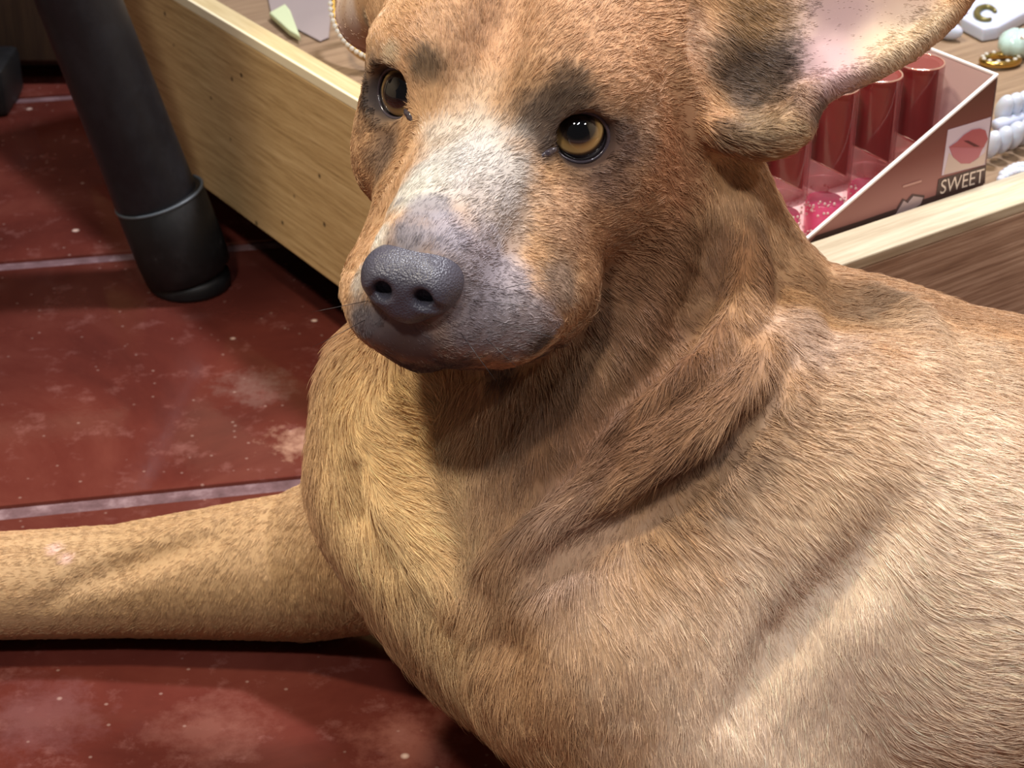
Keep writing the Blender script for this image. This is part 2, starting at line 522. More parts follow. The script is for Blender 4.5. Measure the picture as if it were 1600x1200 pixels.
# lip gloss tubes
M_CAP = mat('rose_cap', (150, 14, 26), 0.10, alpha=0.42, coat=0.6)
M_GLINT = mat('rose_gold_glint', (255, 214, 200), 0.18, metal=0.85)  # pale metal for rings that imitate reflections along the cap edges
M_CORE = mat('cap_core', (124, 90, 86), 0.26, metal=0.25)
M_TUBE = mat('clear_tube', (255, 190, 205), 0.05, alpha=0.14, coat=0.8)
M_GEL = mat('pink_gel', (255, 92, 152), 0.25, spec=0.6)
M_FLAKE = mat('gold_flake', (255, 232, 220), 0.25, metal=0.1)
RT = 0.0122
labels = ['lip gloss with brown cap nearest the high back of the box', 'second lip gloss from the back of the box, cap top showing',
          'third lip gloss from the back of the box, cap cut by the ear', 'lip gloss beside the neck of the dog, bright pink gel showing',
          'lip gloss hidden lowest behind the neck of the dog']
for k in range(5):
    a = aB - 0.0225 - k * 0.0292
    base = TR(a, BB + TH + 0.030, ZF + 0.0012)
    t = empty('lip_gloss', base, labels[k], 'lip gloss', 'lip glosses in the rose box')
    hb, hc, ht = 0.0015, 0.030, 0.082
    V, F = lathe(base, [0, 0, 1], [(RT - 0.001, 0), (RT, 0.001), (RT, hc - 0.001), (RT - 0.001, hc)], 28)
    tb = mesh_obj('tube', V, F, M_TUBE, t); tb.data.set_sharp_from_angle(angle=0.6)
    V, F = lathe(base, [0, 0, 1], [(RT - 0.0034, 0.003), (RT - 0.0026, 0.004), (RT - 0.0026, 0.021), (RT - 0.0034, 0.022)], 24)
    g = mesh_obj('gel', V, F, M_GEL, tb)
    parts = []
    for _ in range(90):
        r_, w_ = (RT - 0.0022), RNG.uniform(0, 2 * math.pi)
        z_ = RNG.uniform(0.015, 0.026) if RNG.random() < 0.75 else RNG.uniform(0.004, 0.015)
        s_ = RNG.uniform(0.0003, 0.0010)
        c_ = base + [r_ * math.cos(w_), r_ * math.sin(w_), z_]
        parts.append(ball(c_, (s_, s_ * 0.6, s_), None, 5, 3))
    V, F = merge(parts)
    fl = mesh_obj('gold_flakes', V, F, M_FLAKE, tb, smooth=False); fl['kind'] = 'stuff'
    V, F = lathe(base, [0, 0, 1], [(RT - 0.0006, hc), (RT + 0.0002, hc + 0.001), (RT + 0.0002, ht - 0.0008), (RT - 0.0008, ht)], 32)
    cp = mesh_obj('cap', V, F, M_CAP, t); cp.data.set_sharp_from_angle(angle=0.6)
    # flattened inner core with a slanting foot, with bright rings standing in for reflections
    ax_, ay_ = nrm(U2 * 0.5 - U1 * 0.87), None
    V, F = [], []
    ns = 24
    for zz in (0, 1):
        for s in range(ns):
            w = 2 * math.pi * s / ns
            off = U2 * math.cos(w) * (RT - 0.0026) + U1 * math.sin(w) * (RT - 0.0026)
            z = ht - 0.0012 if zz else hc + 0.003 + 0.012 * (0.5 - 0.5 * math.cos(w)) 
            V.append(base + off + [0, 0, z])
    for s in range(ns):
        F.append((s, (s + 1) % ns, (s + 1) % ns + ns, s + ns))
    F += [tuple(range(ns))[::-1], tuple(range(ns, 2 * ns))]
    cr = mesh_obj('cap_core', V, F, M_CORE, cp); cr.data.set_sharp_from_angle(angle=0.6)
    rim = [base + U2 * math.cos(w) * (RT - 0.0004) + U1 * math.sin(w) * (RT - 0.0004) + np.array([0, 0, ht - 0.0003]) for w in np.linspace(0, 2 * math.pi, 41)[:-1]]
    foot_rim = [np.array(v) for v in V[:ns]]
    mesh_obj('cap_glint', *tube(rim, 0.0005, 6, True), M_GLINT, cp)
    mesh_obj('core_glint', *tube(foot_rim, 0.0004, 6, True), M_GLINT, cp)

# ------------------------------------------------------------------ trinkets on the right of the tray
M_RESIN = mat('white_resin', (190, 198, 220), 0.25, sss=0.25)
M_PEARL = mat('pearl', (196, 204, 220), 0.18, coat=0.5, sss=0.15)
M_MINT = mat('pale_mint_pearl', (178, 204, 200), 0.15, coat=0.6)
M_GOLD = mat('gold', (186, 152, 84), 0.22, metal=1.0)
M_SPARK = mat('rhinestone', (250, 250, 246), 0.06, metal=0.55, coat=0.5)
def slab(name, px_pts, z, h, m, parent=None, bevel=0.0015, seg=3):
    bm = bmesh.new()
    vs_ = [bm.verts.new(ONZ(x, y, z)) for x, y in px_pts]
    f = bm.faces.new(vs_)
    r = bmesh.ops.extrude_face_region(bm, geom=[f])
    for v in r['geom']:
        if isinstance(v, bmesh.types.BMVert): v.co.z += h
    bmesh.ops.recalc_face_normals(bm, faces=bm.faces)
    top = [e for e in bm.edges]
    bmesh.ops.bevel(bm, geom=top, offset=bevel, segments=seg, affect='EDGES', profile=0.5)
    return bm
ps = [(1497, 30), (1503, 14), (1545, 2), (1572, -12), (1604, 6), (1622, 28), (1590, 44), (1558, 62), (1534, 66), (1500, 48)]
c = empty('hair_clip', ONZ(1555, 30, ZF), 'white resin hair clip with a gold C buckle, at the top right of the tray', 'hair clip')
bm_obj('resin_plate', slab('x', ps, ZF, 0.009, M_RESIN), M_RESIN, c, smooth=True, angle=50)
arc = [ONZ(1541 + 15 * math.cos(w), 21 - 10 * math.sin(w), ZF + 0.0103) for w in np.linspace(0.3, 5.2, 18)]
V, F = tube(arc, [0.0012 + 0.0011 * math.sin(k / 17 * math.pi) for k in range(18)], 8)
mesh_obj('buckle', V, F, mat('antique_gold', (120, 112, 70), 0.4, metal=0.6), c)
V, F = ball(ONZ(1480, 47, ZF + 0.006), (0.0052, 0.0105, 0.006), frame(nrm(U2 + U1 * 0.4), nrm(U1 - U2 * 0.4), [0, 0, 1]), 20, 12)
tag(mesh_obj('bead', V, F, M_RESIN, loc=ONZ(1480, 47, ZF)), 'oval lilac white bead between the ear tip and the white clip', 'bead')
b = empty('shell_bead', ONZ(1585, 74, ZF), 'large pale mint pearl shell bead beside the white hair clip', 'bead')
V, F = ball(ONZ(1588, 68, ZF + 0.009), (0.0125, 0.0105, 0.009), frame(U2, U1, [0, 0, 1]), 26, 16)
V = np.array([v + np.array([0, 0, 0.0009]) * math.cos(9 * math.atan2((v - V.mean(0))[1], (v - V.mean(0))[0])) for v in V])
mesh_obj('shell', V, F, M_MINT, b)
V, F = ball(ONZ(1598, 58, ZF + 0.018), (0.002, 0.002, 0.0015), None, 12, 8)
mesh_obj('stud', V, F, M_SPARK, b)
# gold ring earring
e = empty('hoop_earring', ONZ(1563, 95, ZF), 'gold hoop earring with sparkling stones lying beside the box corner', 'earring')
cc = ONZ(1563, 94, ZF + 0.003)
ring = [cc + nrm(U2 * 0.9 - U1 * 0.25) * 0.0118 * math.cos(w) + (U1 * 0.9 + U2 * 0.25) * 0.0085 * math.sin(w) for w in np.linspace(0, 2 * math.pi, 37)[:-1]]
V, F = tube(ring, 0.0024, 10, True)
mesh_obj('hoop', V, F, M_GOLD, e)
parts = []
for k in range(0, 36, 3):
    s = mesh_obj('stone', *ball(ring[k] + [0, 0, 0.0024], (0.0014, 0.0014, 0.001), None, 7, 4), M_SPARK, e, smooth=False)
# pearl claw clip: two rows of long beads
cl = empty('pearl_clip', ONZ(1585, 190, ZF), 'white pearl claw clip of two bead rows beside the rose box', 'hair clip')
for row, (ya, yb, x0_, x1_, hh) in enumerate(((142, 124, 1569, 1640, 0.022), (226, 190, 1549, 1640, 0.012))):
    n = 6
    for k in range(n):
        s = k / (n - 1)
        px, py = x0_ + (x1_ - x0_) * s, ya + (yb - ya) * s + (28 if row == 0 else 0)
        p = ONZ(px, py, ZF + hh)
        V, F = ball(p, (0.0047, 0.0052, 0.0092), frame(U2, nrm(U1 * 0.9 + np.array([0, 0, 0.35])), nrm(np.array([0, 0, 1]) - U1 * 0.35)), 14, 10)
        mesh_obj('bead', V, F, M_PEARL, cl)
p0, p1 = ONZ(1556, 196, ZF + 0.016), ONZ(1645, 166, ZF + 0.016)
V, F = tube([p0 + (p1 - p0) * t for t in np.linspace(0, 1, 6)], 0.0035, 10)
mesh_obj('clip_bar', V, F, M_RESIN, cl)
V, F = tube([p0 + (p1 - p0) * t - np.array([0, 0, 0.0155]) for t in np.linspace(0, 1, 6)], 0.0022, 8)
mesh_obj('clip_spring', V, F, M_RESIN, cl)
# little pearl string
st = empty('pearl_strand', ONZ(1585, 268, ZF), 'short strand of tiny white pearls at the tray edge', 'beads')
for k in range(13):
    px, py = 1564 + k * 6.2, 281 - k * 2.1 - 5 * math.sin(k * 0.5)
    for w in (0, 1):
        p = ONZ(px + w * 3, py - w * 8, ZF + 0.0028)
        mesh_obj('pearl', *ball(p, (0.0026,) * 3, None, 10, 7), M_PEARL, st)

# ------------------------------------------------------------------ trinkets on the left of the tray
M_CLOUD = mat('lilac_paper', (150, 138, 140), 0.35, coat=0.2)
tag(bm_obj('card', slab('x', [(418, -4), (424, 26), (500, 66), (514, 60), (520, -10), (470, -40)], ZF, 0.0012, None, bevel=0.0004, seg=1), M_CLOUD, loc=ONZ(470, 20, ZF)),
    'grey lilac card lying flat under the mint paper slip', 'card')
tag(bm_obj('paper_slip', slab('x', [(421, 28), (446, 14), (454, 24), (470, 66), (452, 56)], ZF + 0.0012, 0.004, None, bevel=0.001, seg=2), mat('mint_paper', (196, 206, 168), 0.6), loc=ONZ(446, 40, ZF)),
    'small folded mint green paper slip by the oak edge', 'paper')
bg = empty('bangle', ONZ(600, 98, ZF), 'gold bangle edged with rhinestones, leaning beside the right ear of the dog', 'bracelet')
bot = ONZ(604, 99, ZF + 0.0065)
bc = bot + nrm(UPV * 0.95 + FWD * 0.3) * 0.040
e1, e2 = RIGHT, nrm(UPV * 0.95 + FWD * 0.3)
e3 = np.cross(e1, e2)
RB = 0.0345
V, F = [], []
nb = 72
for k in range(nb):
    w = 2 * math.pi * k / nb
    r_ = e1 * math.cos(w) * RB + e2 * math.sin(w) * 0.040
    for (dr, dz) in ((0.0, -0.0045), (0.0, 0.0045), (0.06, 0.0045), (0.06, -0.0045)):
        V.append(bc + r_ * (1 - dr) + e3 * dz)
for k in range(nb):
    j = (k + 1) % nb
    for q in range(4):
        F.append((k * 4 + q, j * 4 + q, j * 4 + (q + 1) % 4, k * 4 + (q + 1) % 4))
mesh_obj('band', V, F, M_GOLD, bg, smooth=False)
st_me = None
for k in range(64):
    w = 2 * math.pi * (k + 0.5) / 64
    p = bc + e1 * math.cos(w) * (RB + 0.0006) + e2 * math.sin(w) * 0.0406 + e3 * 0.0052
    if st_me is None:
        so = mesh_obj('rhinestone', *ball(p, (0.00165,) * 3, None, 8, 5), M_SPARK, bg, loc=p, smooth=False); st_me = so.data
    else:
        so = bpy.data.objects.new('rhinestone', st_me); COL.objects.link(so); so.parent = bg; so.location = p - world_loc(bg)

# ------------------------------------------------------------------ table with black legs
M_BLK = mat('black_painted_metal', (24, 24, 28), 0.45)
_g = nd(M_BLK, 'ShaderNodeNewGeometry'); _n = noise_node(M_BLK, 55.0, 5.0, 0.7, _g.outputs['Position'])
_r = ramp(M_BLK, [(0.42, (20, 20, 25)), (0.7, (30, 31, 36)), (0.82, (74, 74, 80))], _n.outputs[0]); ln(M_BLK, _r.outputs[0], bsdf(M_BLK).inputs['Base Color'])
M_RUB = mat('black_rubber', (24, 24, 26), 0.5)
_g = nd(M_RUB, 'ShaderNodeNewGeometry'); _n = noise_node(M_RUB, 70.0, 5.0, 0.75, _g.outputs['Position'])
_r = ramp(M_RUB, [(0.5, (17, 17, 19)), (0.68, (28, 28, 30)), (0.72, (110, 108, 106))], _n.outputs[0]); ln(M_RUB, _r.outputs[0], bsdf(M_RUB).inputs['Base Color'])
M_RING = mat('cap_lip', (84, 90, 96), 0.4)
foot = ONZ(298, 446, 0.0)
tc_ = np.array([-0.625, 1.20, 0])
feet = [foot] + [tc_ + 0.36 * np.array([math.cos(a), math.sin(a), 0]) for a in (math.radians(150), math.radians(252))]
seat_c = tc_ + np.array([0, 0, 0.60])
stool = empty('table', tc_, 'table with unseen round top added for shade, on thick black splayed metal legs, rubber foot cap by the oak tray', 'table')
V, F = lathe(seat_c, [0, 0, 1], [(0.39, 0), (0.40, 0.005), (0.40, 0.022), (0.39, 0.027)], 64)
mesh_obj('shading_table_top', V, F, mat('black_top', (30, 28, 28), 0.5), stool)  # unseen top, its size and place chosen to shade the far-left floor
for k, f in enumerate(feet):
    top = seat_c + (f - tc_) * 0.55
    if k == 0:
        top = np.array([f[0] - 0.160, f[1], seat_c[2]])
    ax = nrm(top - f)
    L = np.linalg.norm(top - f)
    V, F = lathe(f + ax * 0.010, ax, [(0.0270, 0.050), (0.0262, 0.09), (0.0252, 0.2), (0.0245, L - 0.012)], 36)
    lg_ = mesh_obj('leg', V, F, M_BLK, stool); lg_.data.set_sharp_from_angle(angle=0.7)
    V, F = lathe(f + np.array([0, 0, 0.0085]), ax, [(0.0245, 0.0), (0.0288, 0.004), (0.0296, 0.02), (0.0292, 0.056), (0.0275, 0.058)], 36)
    cp = mesh_obj('foot_cap', V, F, M_RUB, lg_); cp.data.set_sharp_from_angle(angle=0.9)
    rp = [f + np.array([0, 0, 0.0085]) + ax * 0.0575 + nrm(np.cross(ax, [0, 1, 0])) * 0.0288 * math.cos(w) + np.cross(ax, nrm(np.cross(ax, [0, 1, 0]))) * 0.0288 * math.sin(w) for w in np.linspace(0, 2 * math.pi, 41)[:-1]]
    V, F = tube(rp, 0.0011, 6, True)
    mesh_obj('cap_lip', V, F, M_RING, cp)
    V, F = lathe(f, [0, 0, 1], [(0.0255, 0), (0.0268, 0.003), (0.0262, 0.008), (0.0240, 0.012)], 36)
    mesh_obj('cap_sole', V, F, M_RUB, cp)

# ------------------------------------------------------------------ dark cabinet behind the stool
cb = empty('cabinet', (-0.83, 1.72, 0), 'dark brown cabinet standing behind the stool legs', 'cabinet')
M_CAB = wood_mat('dark_cabinet', (52, 36, 26), (66, 48, 34), (78, 58, 40), (0, 0, 1), 20, 6, 0.6)
bm_obj('carcass', box_bm((-1.32, 1.50, 0.012), (0.99, 0, 0), (0, 0.40, 0), (0, 0, 0.42), 0.003), M_CAB, cb)
bm_obj('plinth', box_bm((-1.30, 1.53, 0), (0.95, 0, 0), (0, 0.35, 0), (0, 0, 0.012)), M_DARK, cb)
for k in range(2):
    d = bm_obj('door', box_bm((-1.31 + k * 0.49, 1.488, 0.02), (0.48, 0, 0), (0, 0.012, 0), (0, 0, 0.40), 0.002), M_CAB, cb)
    mesh_obj('knob', *ball((-0.87 + k * 0.08, 1.478, 0.36), (0.012,) * 3, None, 12, 8), M_GOLD, d)
p = ONZ(8, 176, 0.0)
bm_obj('corner_foot', box_bm(p + [-0.03, -0.012, 0], (0.036, 0, 0), (0, 0.06, 0), (0, 0, 0.04), 0.006), M_RUB, cb, smooth=True, angle=40)

# ------------------------------------------------------------------ dog: implicit body surface
def smin(a, b, k):
    h = np.maximum(k - np.abs(a - b), 0) / k
    return np.minimum(a, b) - h * h * k * 0.25
def smax(a, b, k):
    h = np.maximum(k - np.abs(a - b), 0) / k
    return np.maximum(a, b) + h * h * k * 0.25
class Ell:
    def __init__(s, c, r, A=None): s.c, s.r, s.A = np.asarray(c, float), np.asarray(r, float), (np.eye(3) if A is None else A); s.C, s.R = s.c, float(max(r))
    def __call__(s, P):
        q = (P - s.c) @ s.A
        k0 = np.sqrt(((q / s.r) ** 2).sum(-1)); k1 = np.sqrt(((q / s.r ** 2) ** 2).sum(-1)) + 1e-9
        return k0 * (k0 - 1) / k1
class Chain:
    """tapered capsules along a polyline"""
    def __init__(s, pts, r, flat=None):
        s.p = [np.asarray(p, float) for p in pts]; s.r = [r] * len(pts) if np.isscalar(r) else list(r)
        s.C = np.mean(s.p, 0); s.R = max(np.linalg.norm(p - s.C) + q for p, q in zip(s.p, s.r))
    def __call__(s, P):
        out = None
        for a, b, r0, r1 in zip(s.p[:-1], s.p[1:], s.r[:-1], s.r[1:]):
            ab = b - a
            t = np.clip(((P - a) @ ab) / (ab @ ab), 0, 1)
            d = np.sqrt(((P - a - t[..., None] * ab) ** 2).sum(-1)) - (r0 + (r1 - r0) * t)
            out = d if out is None else np.minimum(out, d)
        return out
class Body:
    def __init__(s): s.ops = []
    def add(s, prim, k=0.02): s.ops.append((0, prim, k)); return s
    def cut(s, prim, k=0.01): s.ops.append((1, prim, k)); return s
    def __call__(s, P):
        P = np.asarray(P, float)
        sh = P.shape[:-1]
        P = P.reshape(-1, 3)
        out = np.full(len(P), 1e3)
        for op, prim, k in s.ops:
            if prim.R is None:
                d = prim(P); out = smin(out, d, k) if op == 0 else smax(out, -d, k)
                continue
            q = P - prim.C
            far = np.sqrt((q * q).sum(-1)) - prim.R
            near = far < 0.065
            m = np.flatnonzero(near)
            if op == 0: out = np.where(near, out, np.minimum(out, far))
            if len(m):
                d = prim(P[m])
                out[m] = smin(out[m], d, k) if op == 0 else smax(out[m], -d, k)
        return out.reshape(sh)
    def grad(s, P, e=0.0012):
        g = np.stack([s(P + np.eye(3)[i] * e) - s(P - np.eye(3)[i] * e) for i in range(3)], -1)
        return g / (np.linalg.norm(g, axis=-1, keepdims=True) + 1e-12)
    def hit(s, pix, d0=0.42):
        """points where the lines of sight through these places meet the surface"""
        pix = np.atleast_2d(np.asarray(pix, float))
        r = FWD + (pix[:, :1] - 800) / FX * RIGHT + (600 - pix[:, 1:2]) / FX * UPV
        rl = np.linalg.norm(r, axis=1)
        d = np.full(len(pix), d0)
        for _ in range(90):
            v = s(CAM + r * d[:, None])
            d = np.minimum(d + v * 0.8 / rl, 1.3)
        return CAM + r * d[:, None]

def mesh_from(body, lo, hi, h, block=8):
    """surface nets on a grid evaluated only near the surface"""
    lo = np.asarray(lo, float)
    nb = np.ceil((np.asarray(hi) - lo) / (h * block)).astype(int)
    n = nb * block + 1
    bi = np.stack(np.meshgrid(*[np.arange(k) for k in nb], indexing='ij'), -1).reshape(-1, 3)
    cen = lo + (bi + 0.5) * h * block
    v = np.concatenate([body(c) for c in np.array_split(cen, max(1, len(cen) // 40000))])
    G = np.full(tuple(n), 1.0, np.float32)
    act = np.abs(v) < h * block * 1.25
    for b in bi[(~act) & (v < 0)]:
        G[b[0] * block:(b[0] + 1) * block + 1, b[1] * block:(b[1] + 1) * block + 1, b[2] * block:(b[2] + 1) * block + 1] = -1.0
    off = np.stack(np.meshgrid(*[np.arange(block + 1)] * 3, indexing='ij'), -1)
    for ch in np.array_split(bi[act], max(1, act.sum() // 300)):
        P = lo + (ch[:, None, None, None, :] * block + off[None]) * h
        vv = body(P).astype(np.float32)
        for b, g in zip(ch, vv):
            G[b[0] * block:(b[0] + 1) * block + 1, b[1] * block:(b[1] + 1) * block + 1, b[2] * block:(b[2] + 1) * block + 1] = g
    S = G < 0
    c = np.zeros(tuple(n - 1), np.uint8)
    for dx in (0, 1):
        for dy in (0, 1):
            for dz in (0, 1):
                c += S[dx:n[0] - 1 + dx, dy:n[1] - 1 + dy, dz:n[2] - 1 + dz]
    cells = np.argwhere((c > 0) & (c < 8))
    idx = np.full(tuple(n - 1), -1, np.int32)
    idx[tuple(cells.T)] = np.arange(len(cells))
    acc = np.zeros((len(cells), 3)); cnt = np.zeros(len(cells))
    for ax in range(3):
        o = [a for a in range(3) if a != ax]
        for u in (0, 1):
            for w in (0, 1):
                A = cells.copy(); A[:, o[0]] += u; A[:, o[1]] += w
                B = A.copy(); B[:, ax] += 1
                ga, gb = G[tuple(A.T)], G[tuple(B.T)]
                m = (ga < 0) != (gb < 0)
                t = np.where(m, ga / np.where(m, ga - gb, 1), 0)
                p = A.astype(float); p[:, ax] += t
                acc[m] += p[m]; cnt[m] += 1
    V = lo + acc / cnt[:, None] * h
    F = []
    for ax in range(3):
        o = [a for a in range(3) if a != ax]
        sl0 = [slice(None)] * 3; sl1 = [slice(None)] * 3
        sl0[ax] = slice(0, n[ax] - 1); sl1[ax] = slice(1, n[ax])
        D = S[tuple(sl0)] != S[tuple(sl1)]
        e = np.argwhere(D)
        e = e[(e[:, o[0]] > 0) & (e[:, o[1]] > 0) & (e[:, o[0]] < n[o[0]] - 1) & (e[:, o[1]] < n[o[1]] - 1)]
        q = []
        for u, w in ((1, 1), (0, 1), (0, 0), (1, 0)):
            k = e.copy(); k[:, o[0]] -= u; k[:, o[1]] -= w
            q.append(idx[tuple(k.T)])
        q = np.stack(q, 1)
        flip = S[tuple(e.T)] ^ (ax == 1)
        q[~flip] = q[~flip][:, ::-1]
        F.append(q)
    F = np.concatenate(F); F = F[(F >= 0).all(1)]
    return V, F

def fast_mesh(name, V, F, material, parent=None, loc=None, normals=None):
    base = world_loc(parent) if parent is not None else np.zeros(3)
    org = np.array(loc, float) if loc is not None else base
    me = bpy.data.meshes.new(name)
    k = F.shape[1]
    me.vertices.add(len(V)); me.vertices.foreach_set('co', (V - org).astype(np.float32).ravel())
    me.loops.add(F.size); me.loops.foreach_set('vertex_index', F.astype(np.int32).ravel())
    me.polygons.add(len(F)); me.polygons.foreach_set('loop_start', np.arange(0, F.size, k, dtype=np.int32))
    me.update(calc_edges=True)
    me.polygons.foreach_set('use_smooth', [True] * len(F))
    if normals is not None:
        me.normals_split_custom_set_from_vertices(normals.tolist())
    me.materials.append(material)
    o = bpy.data.objects.new(name, me); o.location = org - base; o.parent = parent
    COL.objects.link(o)
    return o

# head frame: forward, to the dog's left, up
EYE_D = 0.68
E0 = PT(765, 178, EYE_D)
yaw = math.radians(16.0)
HF = np.array([-math.sin(yaw), -math.cos(yaw), 0.02]); HF = nrm(HF)
HL = np.array([math.cos(yaw), -math.sin(yaw), -0.075]); HL = nrm(HL - HF * (HL @ HF))
HU = np.cross(HF, HL)
HM = frame(HF, HL, HU)
def H(f, l, u):
    return E0 + (HF * f + HL * l + HU * u) * 0.01
def HE(c, r, rot=None):
    A = HM if rot is None else HM @ rot
    return Ell(H(*c), np.array(r) * 0.01, A)
def rotu(a):       # turn about head up axis
    a = math.radians(a); return np.array([[math.cos(a), -math.sin(a), 0], [math.sin(a), math.cos(a), 0], [0, 0, 1]])
def rotl(a):       # turn about head left axis (nose down positive)
    a = math.radians(a); return np.array([[math.cos(a), 0, math.sin(a)], [0, 1, 0], [-math.sin(a), 0, math.cos(a)]])

dog = Body()
# trunk
dog.add(Ell(PT(962, 915, 0.775), (0.069, 0.080, 0.082)), 0.03)
dog.add(Chain([PT(1080, 860, 0.79), PT(1500, 902, 0.775), PT(1900, 885, 0.80)], [0.090, 0.097, 0.090]), 0.03)
dog.add(Chain([PT(1360, 608, 0.80), PT(1640, 722, 0.815), PT(1950, 715, 0.84)], [0.036, 0.04, 0.05]), 0.05)
dog.add(Ell(PT(1180, 830, 0.735), (0.085, 0.045, 0.075), frame(nrm([1, 0.1, 0.55]), nrm([-0.1, 1, 0]), nrm([-0.55, 0, 1]))), 0.05)
# haunch, hind leg and tail (to the right, beyond the frame)
dog.add(Ell((0.43, 0.60, 0.10), (0.095, 0.095, 0.098)), 0.05)
dog.add(Ell((0.41, 0.53, 0.085), (0.085, 0.05, 0.075)), 0.03)
dog.add(Chain([(0.40, 0.50, 0.04), (0.30, 0.485, 0.026), (0.24, 0.475, 0.016)], [0.03, 0.02, 0.016]), 0.02)
for dy in (-0.011, 0.0, 0.011):
    dog.add(Ell((0.222, 0.473 + dy, 0.010), (0.015, 0.0062, 0.010)), 0.004)
dog.add(Chain([(0.52, 0.62, 0.08), (0.62, 0.66, 0.03), (0.70, 0.62, 0.018), (0.74, 0.55, 0.014)], [0.024, 0.018, 0.013, 0.009]), 0.03)
# neck and throat
dog.add(Chain([H(-7.0, 0.6, -0.5), PT(960, 560, 0.775), PT(860, 790, 0.79)], [0.052, 0.074, 0.078]), 0.03)
dog.add(Chain([PT(620, 615, 0.765), PT(622, 750, 0.775), PT(762, 885, 0.79)], [0.030, 0.033, 0.031]), 0.05)
dog.add(Chain([PT(1085, 330, 0.765), PT(1160, 520, 0.79), PT(1270, 640, 0.79)], [0.024, 0.034, 0.046]), 0.04)
# right foreleg stretched along the floor to the left
leg_r = [(-0.03, 0.738, 0.075), (-0.100, 0.757, 0.038), (-0.19, 0.754, 0.031), (-0.275, 0.750, 0.030), (-0.34, 0.744, 0.024), (-0.385, 0.740, 0.020)]
dog.add(Chain(leg_r, [0.046, 0.036, 0.027, 0.025, 0.021, 0.021]), 0.02)
dog.add(Ell((-0.405, 0.739, 0.018), (0.033, 0.024, 0.018)), 0.012)
for k, dy in enumerate((-0.017, -0.006, 0.006, 0.017)):
    dog.add(Ell((-0.425 - 0.006 * (k in (1, 2)), 0.739 + dy, 0.012), (0.017, 0.0068, 0.011)), 0.004)
# near (left) foreleg folded on the floor below the frame
dog.add(Chain([PT(960, 1010, 0.72), (0.10, 0.545, 0.055), (0.13, 0.53, 0.045)], [0.05, 0.042, 0.035]), 0.03)
dog.add(Chain([(0.13, 0.52, 0.035), (0.03, 0.50, 0.026), (-0.05, 0.49, 0.022), (-0.09, 0.487, 0.016)], [0.032, 0.026, 0.021, 0.020]), 0.02)
for k, dy in enumerate((-0.015, -0.005, 0.005, 0.015)):
    dog.add(Ell((-0.112 - 0.005 * (k in (1, 2)), 0.486 + dy, 0.011), (0.016, 0.0062, 0.010)), 0.004)

# head
dog.add(HE((-4.6, 0, 0.8), (6.6, 5.3, 4.3)), 0.02)
for s in (-1, 1):
    dog.add(HE((-2.0, 3.1 * s, 1.45), (2.2, 1.9, 1.1)), 0.012)
    dog.add(HE((-3.6, (3.9 if s > 0 else 3.45) * s, -2.4), (4.6, 2.0, 2.9), rotu(8 * s)), 0.02)
    dog.add(HE((0.4, (2.6 if s > 0 else 1.7) * s, -2.9), (3.4, 1.6, 1.7), rotu(8 * s)), 0.018)
dog.add(Chain([H(-1.0, 0.1, -1.0), H(3.2, 0.15, -1.9), H(6.9, 0.1, -2.5)], [0.029, 0.0215, 0.0178]), 0.014)
for s in (-1, 1):
    dog.add(Chain([H(2.2, 3.0 if s > 0 else -1.8, -5.1), H(5.0, 2.3 if s > 0 else -1.5, -4.9), H(7.0, 1.05 * s, -4.4)], [0.0200, 0.0195, 0.0160]), 0.012)
dog.add(Chain([H(-3.5, 0.3, -5.0), H(2.4, 1.5, -5.9), H(6.2, 0, -5.6)], [0.028, 0.0225, 0.0140]), 0.012)
dog.cut(HE((-0.2, 0, 2.75), (2.6, 0.6, 0.8), rotl(28)), 0.025)
# eye bulges and openings
EYES = []
RE = 0.0112
for s in (1, -1):
    c = H(-0.40, 3.10, -0.28) if s > 0 else H(-0.60, -3.0, 0.05)
    out = nrm(HF * 0.86 + HL * s * 0.46 + HU * 0.20)
    c = c + out * (0.0006 if s > 0 else 0.0012)
    EYES.append((c, out, s))
    dog.add(Ell(c + out * 0.0008, (0.0132,) * 3), 0.010)
    dog.cut(Ell(c + out * 0.0125, (0.0112, 0.0098, 0.011), frame(nrm(np.cross(HU, out)), nrm(np.cross(out, np.cross(HU, out))), out)), 0.003)
# ears: flat bowls
def ear(c, ax, n, r, k=0.01, hollow=0.55):
    ax = nrm(ax); n = nrm(n - ax * (np.dot(n, ax))); w = np.cross(n, ax)
    A = frame(ax, w, n)
    return Ell(c, r, A), Ell(c + n * r[2] * hollow, (r[0] * 0.93, r[1] * 0.86, r[2] * 0.80), A)
def scr(dx, dy, dd=0.0):
    return RIGHT * dx - UPV * dy + FWD * dd
EARL, EARL_C = ear(PT(1292, -12, 0.712), scr(1, -0.48, 0.10), -FWD + UPV * 0.25 - RIGHT * 0.1, (0.066, 0.039, 0.019))
dog.add(Chain([H(-6.4, 4.6, 1.6), PT(1190, 110, 0.712)], [0.026, 0.024]), 0.012)
dog.add(Ell(PT(1185, 190, 0.705), (0.020, 0.016, 0.013)), 0.012)
dog.add(EARL, 0.008)
dog.cut(EARL_C, 0.006)
dog.cut(Ell(PT(1174, 92, 0.688), (0.0195, 0.022, 0.024)), 0.007)
EARR, EARR_C = ear(PT(624, -42, 0.78), scr(-0.55, -1.0, 0.1), -FWD + UPV * 0.2 - RIGHT * 0.55, (0.052, 0.029, 0.012), hollow=0.85)
dog.add(Chain([H(-6.4, -4.6, 1.6), PT(585, 20, 0.775)], [0.024, 0.016]), 0.012)
dog.add(EARR, 0.008)
dog.cut(EARR_C, 0.005)

